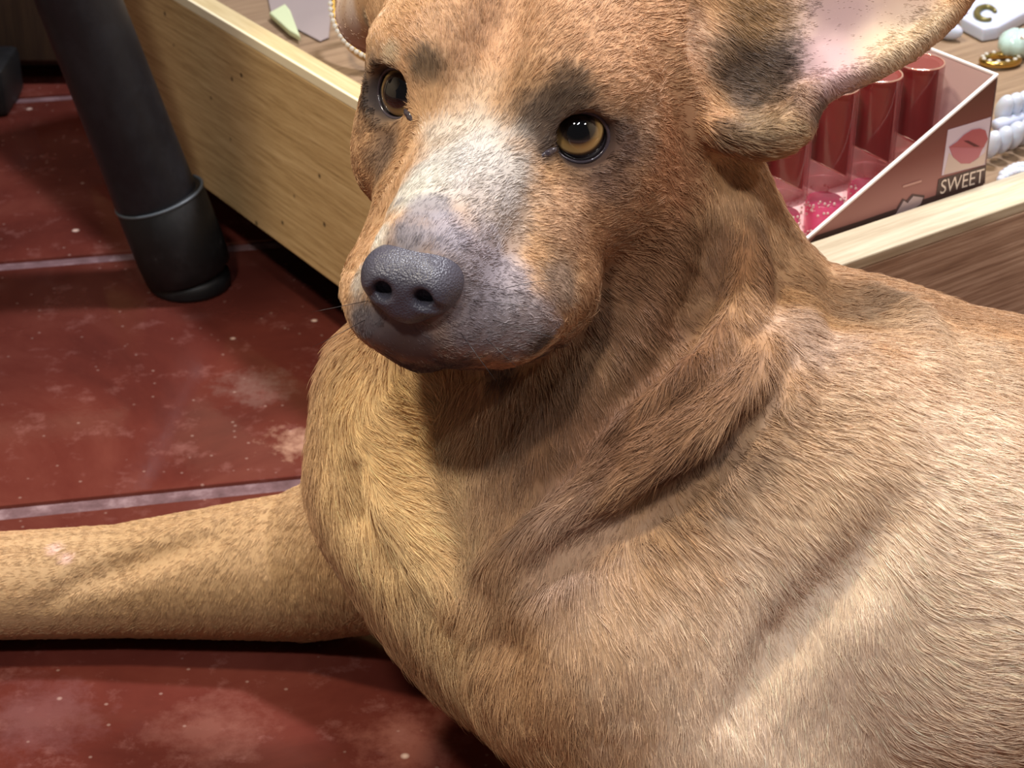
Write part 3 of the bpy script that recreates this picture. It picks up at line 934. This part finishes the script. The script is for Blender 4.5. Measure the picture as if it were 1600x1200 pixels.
# skin folds of the neck and shoulder, laid on the surface
def fold(pix, r, lift, k, cut=False, taper=True):
    p = dog.hit(pix); n = dog.grad(p)
    m = len(p)
    rr = [r * (0.12 + 0.88 * math.sin(math.pi * (i + 0.15) / (m - 0.7))) if taper else r for i in range(m)]
    lf = np.array([lift + (r - q) * (1 if lift > 0 else -0.3) for q in rr])
    return Chain(list(p + n * lf[:, None]), rr)
folds = [
    (fold([(1262, 430), (1235, 520), (1190, 610), (1100, 690), (980, 770), (860, 830), (770, 880)], 0.012, 0.000, 0.01), 0, 0.012),
    (fold([(1160, 275), (1163, 320), (1163, 400), (1155, 500), (1080, 580), (960, 650), (850, 720)], 0.010, 0.000, 0.01), 0, 0.008),
    (fold([(1240, 560), (1195, 640), (1110, 720), (1000, 800), (880, 870), (790, 940)], 0.0055, 0.001, 0.01), 1, 0.010),
    (fold([(1127, 262), (1127, 310), (1122, 370), (1105, 450), (1060, 540), (950, 640), (860, 750), (760, 850)], 0.0070, 0.0005, 0.01), 1, 0.010),
    (fold([(1340, 440), (1420, 500), (1470, 570)], 0.008, -0.002, 0.01), 0, 0.012),
    (fold([(1400, 800), (1330, 900), (1230, 1000), (1150, 1110)], 0.007, 0.0002, 0.01), 1, 0.016),
    (fold([(730, 930), (780, 1010), (800, 1100)], 0.008, 0.003, 0.01), 1, 0.016),
    (fold([(545, 560), (560, 650), (600, 780), (680, 880), (740, 960)], 0.008, -0.002, 0.01), 0, 0.014),
    (fold([(560, 730), (560, 800), (600, 860)], 0.005, 0.001, 0.01), 1, 0.012),
]
for f_, c_, k_ in folds:
    (dog.cut if c_ else dog.add)(f_, k_)
dog.cut(fold([(610, 562), (650, 572), (690, 579), (740, 583), (790, 578), (835, 560), (862, 540), (872, 524)], 0.0022, 0.0004, 0.01), 0.003)
# tendons of the outstretched foreleg
dog.cut(fold([(380, 815), (330, 840), (260, 866), (180, 892), (120, 912), (60, 950)], 0.0055, 0.0008, 0.01), 0.008)
dog.cut(type('G', (), {'R': None, '__call__': lambda s, P: P[..., 2] - 0.0008})(), 0.004)

GRID = 0.0024
dv, df = mesh_from(dog, (-0.47, 0.40, -0.004), (0.78, 0.84, 0.44), GRID)
dn = dog.grad(dv)

# ------------------------------------------------------------------ coat colours (hair colour by place on the body, head shade painted into the neck)
def vnoise(P, f):
    P = P * f
    return (np.sin(P[..., 0] * 1.0 + 1.7 * np.sin(P[..., 1] * 1.3)) + np.sin(P[..., 1] * 1.1 + 1.9 * np.sin(P[..., 2] * 1.2 + 1))
            + np.sin(P[..., 2] * 1.2 + 1.6 * np.sin(P[..., 0] * 1.4 + 2))) / 3.0
BASE = lin((186, 140, 92))
# place, radius (frame pixels), colour, strength
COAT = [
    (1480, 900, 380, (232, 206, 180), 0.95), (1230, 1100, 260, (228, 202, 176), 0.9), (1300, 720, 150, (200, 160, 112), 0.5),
    (1180, 560, 120, (144, 100, 64), 0.6), (1020, 640, 180, (112, 70, 40), 0.84), (1010, 430, 150, (112, 70, 40), 0.85), (1170, 400, 95, (120, 76, 44), 0.85),  # neck's own brown, darkened with painted shade from the head
    (870, 690, 130, (124, 80, 48), 0.75),  # throat brown, also deepened by the head's painted shade
    (570, 680, 150, (226, 186, 120), 0.92), (600, 830, 150, (226, 188, 124), 0.92), (690, 980, 110, (214, 180, 126), 0.8),
    (900, 860, 110, (176, 140, 116), 0.6), (1000, 1000, 140, (206, 172, 138), 0.6),
    (1400, 480, 100, (184, 152, 122), 0.7), (1520, 560, 120, (196, 166, 134), 0.7), (1270, 520, 80, (174, 144, 124), 0.7),
    (300, 880, 330, (182, 142, 90), 0.9), (60, 900, 130, (190, 152, 104), 0.6), (88, 857, 12, (224, 182, 166), 0.9), (106, 871, 12, (220, 178, 162), 0.9),
    # head
    (1000, 90, 190, (190, 140, 96), 0.8), (800, 60, 130, (186, 138, 94), 0.8), (660, 60, 90, (168, 120, 76), 0.8), (1080, 60, 60, (206, 164, 128), 0.6),
    (690, 50, 60, (196, 152, 112), 0.6), (1050, 250, 90, (164, 108, 66), 0.8), (960, 330, 110, (168, 118, 78), 0.7),
    (880, 340, 60, (180, 138, 102), 0.8), (800, 150, 70, (164, 120, 76), 0.7), (750, 140, 40, (186, 152, 116), 0.6),
    (910, 225, 86, (86, 68, 62), 0.85), (850, 190, 58, (88, 72, 62), 0.9), (912, 210, 74, (58, 48, 50), 0.92), (888, 150, 44, (70, 56, 46), 0.8), (850, 236, 24, (60, 52, 54), 0.8), (1000, 215, 50, (110, 86, 74), 0.6),
    (960, 270, 60, (112, 80, 64), 0.6), (1010, 180, 36, (190, 150, 116), 0.7),
    (625, 160, 62, (80, 68, 64), 0.88), (614, 145, 70, (58, 50, 52), 0.92), (665, 105, 36, (74, 60, 46), 0.8), (600, 240, 45, (104, 82, 70), 0.8), (612, 88, 22, (182, 160, 128), 0.7),
    (720, 215, 75, (182, 168, 152), 0.88), (690, 265, 84, (186, 180, 174), 0.92), (775, 265, 84, (182, 174, 168), 0.9), (640, 300, 60, (190, 184, 172), 0.9),
    (770, 340, 84, (178, 166, 160), 0.85), (740, 400, 70, (168, 156, 164), 0.8), (590, 375, 32, (206, 200, 188), 0.8), (668, 325, 42, (136, 128, 134), 0.9), (640, 372, 46, (124, 120, 132), 0.9), (700, 370, 44, (150, 144, 158), 0.8),
    (620, 320, 14, (120, 110, 112), 0.6),
    (775, 440, 85, (158, 146, 154), 0.9), (745, 505, 85, (122, 114, 124), 0.9), (805, 520, 62, (136, 126, 132), 0.9), (872, 440, 56, (136, 112, 96), 0.85),
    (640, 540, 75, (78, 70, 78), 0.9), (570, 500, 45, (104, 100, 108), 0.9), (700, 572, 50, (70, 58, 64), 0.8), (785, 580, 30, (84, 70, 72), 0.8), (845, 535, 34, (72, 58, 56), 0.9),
    (845, 490, 40, (146, 132, 136), 0.8), (866, 508, 20, (150, 140, 150), 0.7), (560, 440, 24, (170, 166, 160), 0.7), (930, 430, 45, (176, 128, 84), 0.6),
    # ears, darkest at the inner base
    (1300, 70, 150, (184, 154, 138), 0.85), (1290, 95, 75, (184, 146, 150), 0.9), (1330, 30, 60, (168, 138, 140), 0.6), (1420, 60, 90, (204, 178, 142), 0.8), (1370, 130, 50, (214, 190, 156), 0.8),
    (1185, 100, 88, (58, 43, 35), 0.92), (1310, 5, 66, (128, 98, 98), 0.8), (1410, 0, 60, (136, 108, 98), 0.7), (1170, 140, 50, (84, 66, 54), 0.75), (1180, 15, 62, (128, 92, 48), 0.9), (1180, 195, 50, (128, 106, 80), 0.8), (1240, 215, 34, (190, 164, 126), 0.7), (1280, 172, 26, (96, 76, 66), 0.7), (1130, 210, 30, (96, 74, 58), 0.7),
    (548, 20, 34, (208, 184, 172), 0.9), (572, 30, 16, (140, 122, 96), 0.8), (594, 25, 10, (206, 184, 154), 0.8),
]
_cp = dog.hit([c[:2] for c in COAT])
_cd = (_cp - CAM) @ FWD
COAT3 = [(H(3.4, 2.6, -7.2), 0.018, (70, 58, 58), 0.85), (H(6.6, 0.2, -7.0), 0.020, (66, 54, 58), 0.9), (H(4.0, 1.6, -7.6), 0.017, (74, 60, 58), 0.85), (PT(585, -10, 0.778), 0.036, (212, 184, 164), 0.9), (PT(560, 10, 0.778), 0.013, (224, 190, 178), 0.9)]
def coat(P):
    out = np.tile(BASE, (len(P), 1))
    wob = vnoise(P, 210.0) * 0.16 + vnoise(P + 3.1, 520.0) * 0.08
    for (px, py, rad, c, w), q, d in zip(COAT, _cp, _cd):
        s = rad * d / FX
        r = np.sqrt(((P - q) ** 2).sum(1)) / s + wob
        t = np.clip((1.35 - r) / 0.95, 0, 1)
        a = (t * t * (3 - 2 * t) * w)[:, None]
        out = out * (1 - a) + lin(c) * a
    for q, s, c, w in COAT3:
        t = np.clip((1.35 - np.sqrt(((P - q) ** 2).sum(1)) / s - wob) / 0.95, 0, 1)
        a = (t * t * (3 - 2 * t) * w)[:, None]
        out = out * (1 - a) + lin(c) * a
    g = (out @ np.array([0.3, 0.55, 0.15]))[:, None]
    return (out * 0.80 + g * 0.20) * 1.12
# pale underside far from the camera keeps the base tan
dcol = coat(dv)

def attr_mat(name, attr, rough, spec, bump=None, gain=1.0):
    m = mat(name, (180, 140, 95), rough, spec=spec)
    a = nd(m, 'ShaderNodeAttribute'); a.attribute_name = attr
    g = nd(m, 'ShaderNodeMix', data_type='RGBA', blend_type='MULTIPLY')
    g.inputs[0].default_value = 1.0
    ln(m, a.outputs['Color'], g.inputs[6]); g.inputs[7].default_value = (gain, gain, gain, 1)
    ln(m, g.outputs[2], bsdf(m).inputs['Base Color'])
    return m
M_SKINFUR = attr_mat('dog_coat_skin', 'coat', 0.75, 0.15, gain=0.92)
M_HAIR = attr_mat('dog_hair', 'coat', 0.42, 0.28)

dog_o = fast_mesh('dog', dv, df, M_SKINFUR, loc=(0.10, 0.62, 0.0), normals=dn)
tag(dog_o, 'short-haired tan dog with greying muzzle and amber eyes, lying on the red tiles', 'dog')
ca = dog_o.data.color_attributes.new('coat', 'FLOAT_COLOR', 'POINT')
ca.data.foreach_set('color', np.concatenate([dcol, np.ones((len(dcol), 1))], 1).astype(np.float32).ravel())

# ------------------------------------------------------------------ nose
nose = Body()
nose.add(HE((8.15, 0.05, -2.55), (1.22, 1.56, 0.98)), 0.004)
for s in (-1, 1):
    nose.add(HE((8.45, 0.05 + 0.82 * s, -2.75), (1.0, 0.74, 0.82)), 0.006)
nose.add(HE((8.35, 0.05, -3.5), (0.93, 0.72, 0.62)), 0.006)
for s in (-1, 1):
    nose.cut(Chain([H(9.85, 0.05 + 0.66 * s, -2.70), H(9.0, 0.05 + 0.70 * s, -2.8)], [0.0036, 0.0028]), 0.003)
    nose.cut(Chain([H(9.55, 0.05 + 0.80 * s, -2.92), H(9.1, 0.05 + 1.35 * s, -3.20)], [0.0026, 0.0014]), 0.002)
nose.cut(Chain([H(9.62, 0.05, -3.1), H(9.45, 0.05, -3.6), H(9.1, 0.05, -4.2)], 0.0009), 0.0025)
nv_, nf_ = mesh_from(nose, H(8.3, 0, -2.4) - 0.024, H(8.3, 0, -2.4) + 0.024, 0.0007)
M_NOSE = mat('nose_leather', (74, 72, 84), 0.34, spec=0.55)
_g = nd(M_NOSE, 'ShaderNodeNewGeometry')
_v = nd(M_NOSE, 'ShaderNodeTexVoronoi'); _v.inputs['Scale'].default_value = 1400.0; ln(M_NOSE, _g.outputs['Position'], _v.inputs['Vector'])
bump_to(M_NOSE, _v.outputs['Distance'], 0.55, -0.0005)
fast_mesh('nose', nv_, nf_, M_NOSE, dog_o, normals=nose.grad(nv_, 0.0005))

# ------------------------------------------------------------------ eyes and lids
def eye_mat():
    m = mat('eye', (20, 14, 10), 0.03, spec=0.6, coat=1.0)
    bsdf(m).inputs['Coat Roughness'].default_value = 0.01
    tc = nd(m, 'ShaderNodeTexCoord')
    nv = nd(m, 'ShaderNodeVectorMath', operation='NORMALIZE'); ln(m, tc.outputs['Object'], nv.inputs[0])
    sx = nd(m, 'ShaderNodeSeparateXYZ'); ln(m, nv.outputs[0], sx.inputs[0])
    ac = nd(m, 'ShaderNodeMath', operation='ARCCOSINE'); ln(m, sx.outputs[2], ac.inputs[0])
    mr = nd(m, 'ShaderNodeMath', operation='MULTIPLY'); ln(m, ac.outputs[0], mr.inputs[0]); mr.inputs[1].default_value = 1 / 1.66
    r = ramp(m, [(0.0, (8, 7, 9)), (0.24, (14, 11, 11)), (0.33, (52, 40, 34)), (0.42, (160, 126, 76)), (0.52, (194, 160, 104)), (0.565, (96, 68, 38)), (0.605, (14, 10, 9)), (0.67, (26, 18, 18)), (0.72, (96, 88, 96))], mr.outputs[0])
    ln(m, r.outputs[0], bsdf(m).inputs['Base Color'])
    return m
M_EYE = eye_mat()
M_LID = attr_mat('eyelid_skin', 'coat', 0.30, 0.6)
bsdf(M_LID).inputs['Coat Weight'].default_value = 0.3
_g = nd(M_LID, 'ShaderNodeNewGeometry'); _n = noise_node(M_LID, 900.0, 3.0, 0.6, _g.outputs['Position']); bump_to(M_LID, _n.outputs[0], 0.5, 0.0005)
M_DUCT = mat('wet_tear_duct', (66, 58, 66), 0.15, spec=0.8, coat=0.6)
for c, out, s in EYES:
    gz = nrm((CAM + np.array([0.03, 0.0, 0.20])) - c)
    if s < 0: gz = nrm(gz + out * 2.2)
    x = nrm(np.cross([0, 0, 1.0], gz)); y = np.cross(gz, x)
    V, F = [], []
    nu, nv2 = 40, 28
    for i in range(nv2 + 1):
        th = math.pi * i / nv2
        bul = 0.0007 * max(0.0, math.cos(min(th, 1.0) / 1.0 * math.pi / 2)) 
        for k in range(nu):
            a = 2 * math.pi * k / nu
            V.append(np.array([math.sin(th) * math.cos(a), math.sin(th) * math.sin(a), math.cos(th)]) * (RE + bul))
        for k in range(nu):
            if i < nv2: F.append((i * nu + k, (i + 1) * nu + k, (i + 1) * nu + (k + 1) % nu, i * nu + (k + 1) % nu))
    me = bpy.data.meshes.new('eye'); me.from_pydata(V, [], F); me.materials.append(M_EYE); me.polygons.foreach_set('use_smooth', [True] * len(me.polygons))
    eo = bpy.data.objects.new('eye', me); COL.objects.link(eo); eo.parent = dog_o
    eo.location = c - world_loc(dog_o)
    R_ = Matrix([list(r) for r in frame(x, y, gz)]); eo.rotation_euler = R_.to_euler()
    # lids
    lo_ = nrm(out * 0.75 + nrm(CAM - c) * 0.25) if s > 0 else out
    lx = nrm(HL * s - lo_ * (HL @ lo_) * s); ly = nrm(np.cross(lo_, lx) * s)
    rows = [(-0.0003, -0.0006), (0.0000, 0.0007), (0.0009, 0.0015), (0.0026, 0.0018), (0.0050, 0.0010)]
    n = 64
    V, F = [], []
    for dr, dh in rows:
        for k in range(n):
            a = 2 * math.pi * k / n
            ca_, sa_ = math.cos(a), math.sin(a)
            ex = 0.0093 if ca_ > 0 else 0.0096
            ey = 0.0079 if sa_ > 0 else 0.0085
            r0 = 1.0 / math.sqrt((ca_ / ex) ** 2 + (sa_ / ey) ** 2)
            d_in = math.atan2(math.sin(a - math.radians(207)), math.cos(a - math.radians(207)))
            r0 += 0.0016 * math.exp(-(d_in / 0.22) ** 2)
            rad = RE + dh
            an = min(math.asin(min(0.999, r0 / rad)) + dr / rad, 1.5)
            V.append(c + (lx * ca_ + ly * sa_) * rad * math.sin(an) + lo_ * rad * math.cos(an))
    for i in range(len(rows) - 1):
        for k in range(n):
            q = (i * n + k, i * n + (k + 1) % n, (i + 1) * n + (k + 1) % n, (i + 1) * n + k)
            F.append(q if s > 0 else q[::-1])
    lid = mesh_obj('eyelid', V, F, M_LID, dog_o)
    lc = np.concatenate([np.tile(np.append(lin(q), 1), (n, 1)) for q in ((14, 10, 10), (30, 22, 24), (74, 62, 68), (104, 92, 100), (84, 72, 76))])
    lid.data.color_attributes.new('coat', 'FLOAT_COLOR', 'POINT').data.foreach_set('color', lc.astype(np.float32).ravel())
    # wet lower rim and inner corner
    rimp = []
    for a in np.linspace(math.radians(212), math.radians(345), 22):
        ca_, sa_ = math.cos(a), math.sin(a)
        ex = 0.0093 if ca_ > 0 else 0.0096
        r0 = 1.0 / math.sqrt((ca_ / ex) ** 2 + (sa_ / 0.0085) ** 2)
        rad = RE + 0.0012
        an = math.asin(min(0.99, r0 / rad)) + 0.0006 / rad
        rimp.append(c + (lx * ca_ + ly * sa_) * rad * math.sin(an) + lo_ * rad * math.cos(an))
    V, F = tube(rimp, [0.0002 + 0.00045 * math.sin(math.pi * k / 21) for k in range(22)], 8)
    mesh_obj('lid_rim', V, F, M_DUCT, lid)
    px, py = (858, 238) if s > 0 else (638, 180)
    p = dog.hit([(px, py)])[0]; n_ = dog.grad(p[None])[0]
    ax_ = nrm(RIGHT * (-0.85 if s > 0 else 0.6) - UPV * (0.35 if s > 0 else 0.4)); ax_ = nrm(ax_ - n_ * (ax_ @ n_))
    bm_parts = [ball(p + n_ * 0.0001, (0.0036, 0.0012, 0.0005), frame(ax_, np.cross(n_, ax_), n_), 14, 10)]
    V, F = bm_parts[0]
    V = V + np.array([n_ * 0.0002 * math.sin(2300 * (v @ ax_)) for v in V])
    mesh_obj('tear_duct', V, F, M_DUCT, lid)

# claws
M_CLAW = mat('claw', (60, 48, 42), 0.35)
for k, dy in enumerate((-0.017, -0.006, 0.006, 0.017)):
    b0 = np.array([-0.436 - 0.006 * (k in (1, 2)), 0.739 + dy, 0.010])
    mesh_obj('claw', *tube([b0, b0 + [-0.009, 0, -0.001], b0 + [-0.015, 0, -0.006]], [0.0032, 0.0024, 0.0006], 8), M_CLAW, dog_o)

# ------------------------------------------------------------------ fur
# lie of the hair: place and the way the tips point, in the frame
LIE = [
    (640, 330, 0.35, -1), (700, 280, 0.5, -1), (740, 220, 0.35, -1), (600, 360, -0.2, -1), (760, 330, 1, -0.5), (760, 420, 1, -0.15), (720, 500, 1, 0.25), (800, 540, 1, 0.15), (640, 545, 0.3, 1),
    (580, 500, -0.3, 1), (850, 400, 1, 0.2), (900, 330, 1, 0.12), (980, 320, 1, 0.15), (1040, 300, 1, 0.35), (960, 260, 1, 0.1), (830, 300, 0.9, -0.1), (900, 460, 0.8, 0.5),
    (760, 120, -0.1, -1), (700, 60, -0.2, -1), (640, 60, -0.7, -0.7), (800, 60, 0.35, -1), (880, 90, 0.8, -0.8), (960, 110, 1, -0.35), (1050, 120, 1, -0.15), (1050, 40, 1, -0.35), (920, 20, 0.7, -0.9), (1090, 200, 0.9, 0.5),
    (610, 220, -0.8, 0.5), (850, 160, 0.5, -0.8), (1000, 190, 1, 0.1), (910, 260, 1, 0.3),
    (1150, 40, 0.8, 0.8), (1180, 120, 0.9, 0.4), (1190, 200, 1, 0.15), (1300, 150, 0.7, 0.7), (1420, 80, 0.7, 0.7), (1300, 60, 0.9, -0.1),
    (1000, 420, 0.7, 0.5), (1060, 480, 0.6, 0.9), (1150, 350, 0.1, 1), (1180, 430, 0.2, 1), (1220, 420, 0.5, 0.9), (980, 560, 0.4, 0.9), (900, 600, 0.4, 0.9), (800, 620, 0.05, 1), (720, 660, -0.5, 0.9),
    (560, 600, -0.5, 0.9), (620, 640, 1, 0.15), (600, 700, 0.9, 0.5), (640, 760, 0.9, 0.4), (560, 760, 0.2, 1), (580, 840, 0.4, 1), (660, 860, 0.8, 0.5), (620, 920, -0.2, 1), (800, 760, 0.1, 1), (880, 720, 0.3, 0.9),
    (700, 960, -0.6, 0.8), (680, 1020, -0.5, 0.9), (740, 1080, -0.5, 0.9), (760, 1160, -0.2, 1), (830, 1100, -0.2, 1),
    (1000, 700, -0.9, 0.35), (1100, 640, -0.7, 0.6), (900, 780, -0.8, 0.5), (1180, 560, -0.2, 1), (820, 850, -0.5, 0.9), (900, 880, 0.2, 1), (800, 940, -0.3, 1), (960, 960, 0.45, 0.9),
    (1280, 520, 1, 0.25), (1350, 480, 1, 0.2), (1450, 520, 1, 0.3), (1550, 560, 1, 0.35), (1200, 700, 0.9, 0.45), (1300, 640, 1, 0.25), (1400, 700, 0.9, 0.5), (1100, 800, 0.75, 0.65), (1050, 900, 0.6, 0.8),
    (1200, 880, 0.65, 0.8), (1300, 820, 0.6, 0.8), (1150, 1000, 0.35, 1), (1050, 1080, 0.1, 1), (950, 1120, 0.0, 1), (1250, 1080, 0.0, 1), (1350, 960, 0.2, 1), (1400, 1080, 0.6, 0.8), (1320, 1160, 0.1, 1),
    (1500, 700, 1, 0.3), (1550, 850, 1, 0.15), (1500, 950, 1, 0.3), (1560, 1050, 1, -0.02), (1560, 1150, 1, -0.05), (1450, 1150, 1, 0.25), (1420, 850, 0.7, 0.7),
    (450, 800, -0.4, 0.7), (450, 900, -0.1, 1), (300, 850, -0.5, 0.8), (300, 930, -0.3, 1), (150, 860, -0.9, 0.4), (150, 940, -0.6, 0.8), (30, 900, -1, 0.2), (540, 900, -0.2, 1),
]
_lp = dog.hit([l[:2] for l in LIE])
_ld = np.array([nrm(RIGHT * l[2] - UPV * l[3]) for l in LIE])
def lie(P):
    out = np.zeros_like(P); tot = np.zeros(len(P))
    for q, d in zip(_lp, _ld):
        w = 1.0 / (((P - q) ** 2).sum(1) + 0.00012) ** 2
        out += w[:, None] * d; tot += w
    return out / tot[:, None]
# hair length: places and lengths in millimetres
LEN = [(640, 330, 2.2), (700, 280, 3.2), (740, 500, 2.2), (640, 540, 1.6), (850, 400, 3), (760, 200, 3.4), (910, 250, 2.5), (620, 160, 2.5), (850, 190, 3), (900, 90, 4.2), (1050, 60, 5.5), (700, 50, 4.2), (980, 300, 4), (1060, 420, 7),
       (1150, 400, 8), (1000, 600, 9), (620, 650, 9), (620, 780, 10), (560, 850, 13), (610, 910, 15), (640, 960, 15), (720, 1070, 13), (760, 1160, 12), (900, 750, 9), (1100, 660, 10), (1180, 560, 10), (1300, 560, 7), (1200, 800, 7.5), (1450, 900, 8), (1500, 600, 7), (1100, 1050, 8), (850, 1100, 8),
       (300, 880, 3.6), (60, 900, 3.2), (500, 850, 4), (1290, 80, 1.2), (1340, 30, 1.2), (1420, 90, 3), (1250, 200, 4), (1180, 190, 6), (1180, 110, 5), (1140, 40, 5), (548, 20, 1.5), (590, 40, 3)]
_np = dog.hit([l[:2] for l in LEN]); _nl = np.array([l[2] for l in LEN]) * 0.001
def hlen(P):
    out = np.zeros(len(P)); tot = np.zeros(len(P))
    for q, l in zip(_np, _nl):
        w = 1.0 / (((P - q) ** 2).sum(1) + 0.0001) ** 2
        out += w * l; tot += w
    return out / tot

def grow(count, seed):
    rng = np.random.default_rng(seed)
    A, B, C, D = (dv[df[:, k]] for k in range(4))
    ctr = (A + B + C + D) / 4
    nn = dn[df].mean(1)
    area = np.linalg.norm(np.cross(C - A, D - B), axis=1) / 2
    view = (CAM - ctr); view /= np.linalg.norm(view, axis=1, keepdims=True)
    w = area * np.where((nn * view).sum(1) > -0.25, 1.0, 0.18)
    r = ctr - CAM; d = r @ FWD
    sx, sy = 800 + FX * (r @ RIGHT) / d, 600 - FX * (r @ UPV) / d
    w *= np.where((sx > -150) & (sx < 1750) & (sy > -150) & (sy < 1350), 1.0, 0.15)
    L = hlen(ctr)
    w *= np.clip(0.0062 / L, 0.7, 3.4) * np.where(L < 0.0017, 0.12, 1.0)
    for c, out, s in EYES:
        q = ctr - c; l = np.linalg.norm(q, axis=1)
        w *= ~((l < 0.0155) & ((q @ out) / l > 0.56))
    w *= nose(ctr) > -0.0005
    w *= ctr[:, 2] > 0.003
    idx = rng.choice(len(df), count, p=w / w.sum())
    u, v = rng.random(count)[:, None], rng.random(count)[:, None]
    P = (A[idx] * (1 - u) + B[idx] * u) * (1 - v) + (D[idx] * (1 - u) + C[idx] * u) * v
    q = df[idx]
    N = (dn[q[:, 0]] * (1 - u) + dn[q[:, 1]] * u) * (1 - v) + (dn[q[:, 3]] * (1 - u) + dn[q[:, 2]] * u) * v
    N /= np.linalg.norm(N, axis=1, keepdims=True)
    return P, N, rng
def fur(name, count, seed, width, lift, messy, scale=1.0):
    P, N, rng = grow(count, seed)
    T = lie(P)
    # tufts: neighbours lean the same way
    cl = np.stack([vnoise(P + 5.0, 330.0), vnoise(P + 9.0, 360.0), vnoise(P + 2.0, 300.0)], 1)
    c2 = np.stack([vnoise(P + 15.0, 1100.0), vnoise(P + 19.0, 1200.0), vnoise(P + 12.0, 1000.0)], 1)
    T = T / (np.linalg.norm(T, axis=1, keepdims=True) + 1e-6) + cl * 0.24 + c2 * 0.24 + rng.normal(0, messy, P.shape)
    T -= N * (T * N).sum(1)[:, None]
    T /= np.linalg.norm(T, axis=1, keepdims=True) + 1e-9
    L = hlen(P) * scale * rng.uniform(0.65, 1.2, len(P)) * (1 + 0.25 * vnoise(P + 4.0, 500.0))
    legm = np.clip((-0.09 - P[:, 0]) / 0.03, 0, 1)
    up = (1 - 0.3 * legm) * lift * rng.uniform(0.5, 1.4, len(P)) * (1 + 0.55 * vnoise(P + 7.0, 700.0))
    q0 = P - N * 0.0004
    ks = 4
    pts = np.zeros((len(P), ks, 3), np.float32)
    for k in range(ks):
        t = k / (ks - 1)
        h = up * (t - 0.62 * t * t)
        pts[:, k] = q0 + T * (L * t)[:, None] + N * (L * h)[:, None] + N * 0.0002
    pts[:, :, 2] = np.maximum(pts[:, :, 2], 0.0006)
    hc = bpy.data.hair_curves.new(name)
    hc.add_curves([ks] * len(P))
    hc.points.foreach_set('position', (pts - np.array(dog_o.location, np.float32)).ravel())
    rad = np.array([1.0, 0.9, 0.62, 0.12])[None, :] * width * rng.uniform(0.7, 1.25, len(P))[:, None]
    ra = hc.attributes.get('radius') or hc.attributes.new('radius', 'FLOAT', 'POINT')
    ra.data.foreach_set('value', rad.astype(np.float32).ravel())
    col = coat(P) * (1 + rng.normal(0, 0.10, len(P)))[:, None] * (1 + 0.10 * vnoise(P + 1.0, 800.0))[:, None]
    tip = rng.random(len(P)) < 0.12
    col[tip] *= 1.25
    col = np.clip(col, 0.004, 0.95)
    at = hc.attributes.new('coat', 'FLOAT_COLOR', 'CURVE')
    at.data.foreach_set('color', np.concatenate([col, np.ones((len(col), 1))], 1).astype(np.float32).ravel())
    hc.materials.append(M_HAIR)
    o = bpy.data.objects.new(name, hc); o.parent = dog_o; COL.objects.link(o)
    o['kind'] = 'stuff'
    return o
fur('fur', 430000, 3, 0.000115, 0.34, 0.10)
# whiskers
V, F = [], []
parts = []
rng_ = np.random.default_rng(5)
for px, py, dx, dy in ((740, 470, 1, 0.1), (770, 500, 1, 0.3), (720, 520, 0.6, 0.8), (790, 450, 1, -0.1), (760, 530, 0.8, 0.7), (575, 470, -1, 0.2), (570, 500, -1, 0.5), (720, 385, 1, -0.25)):
    p = dog.hit([(px, py)])[0]; n_ = dog.grad(p[None])[0]
    d = nrm(RIGHT * dx - UPV * dy + n_ * 0.5)
    L = rng_.uniform(0.018, 0.032)
    parts.append(tube([p, p + d * L * 0.4, p + d * L * 0.75 - n_ * L * 0.1, p + d * L - n_ * L * 0.25], [0.00012, 0.0001, 0.00007, 0.00002], 5))
V, F = merge(parts)
wk = mesh_obj('whiskers', V, F, mat('whisker', (40, 34, 34), 0.4), dog_o); wk['kind'] = 'stuff'
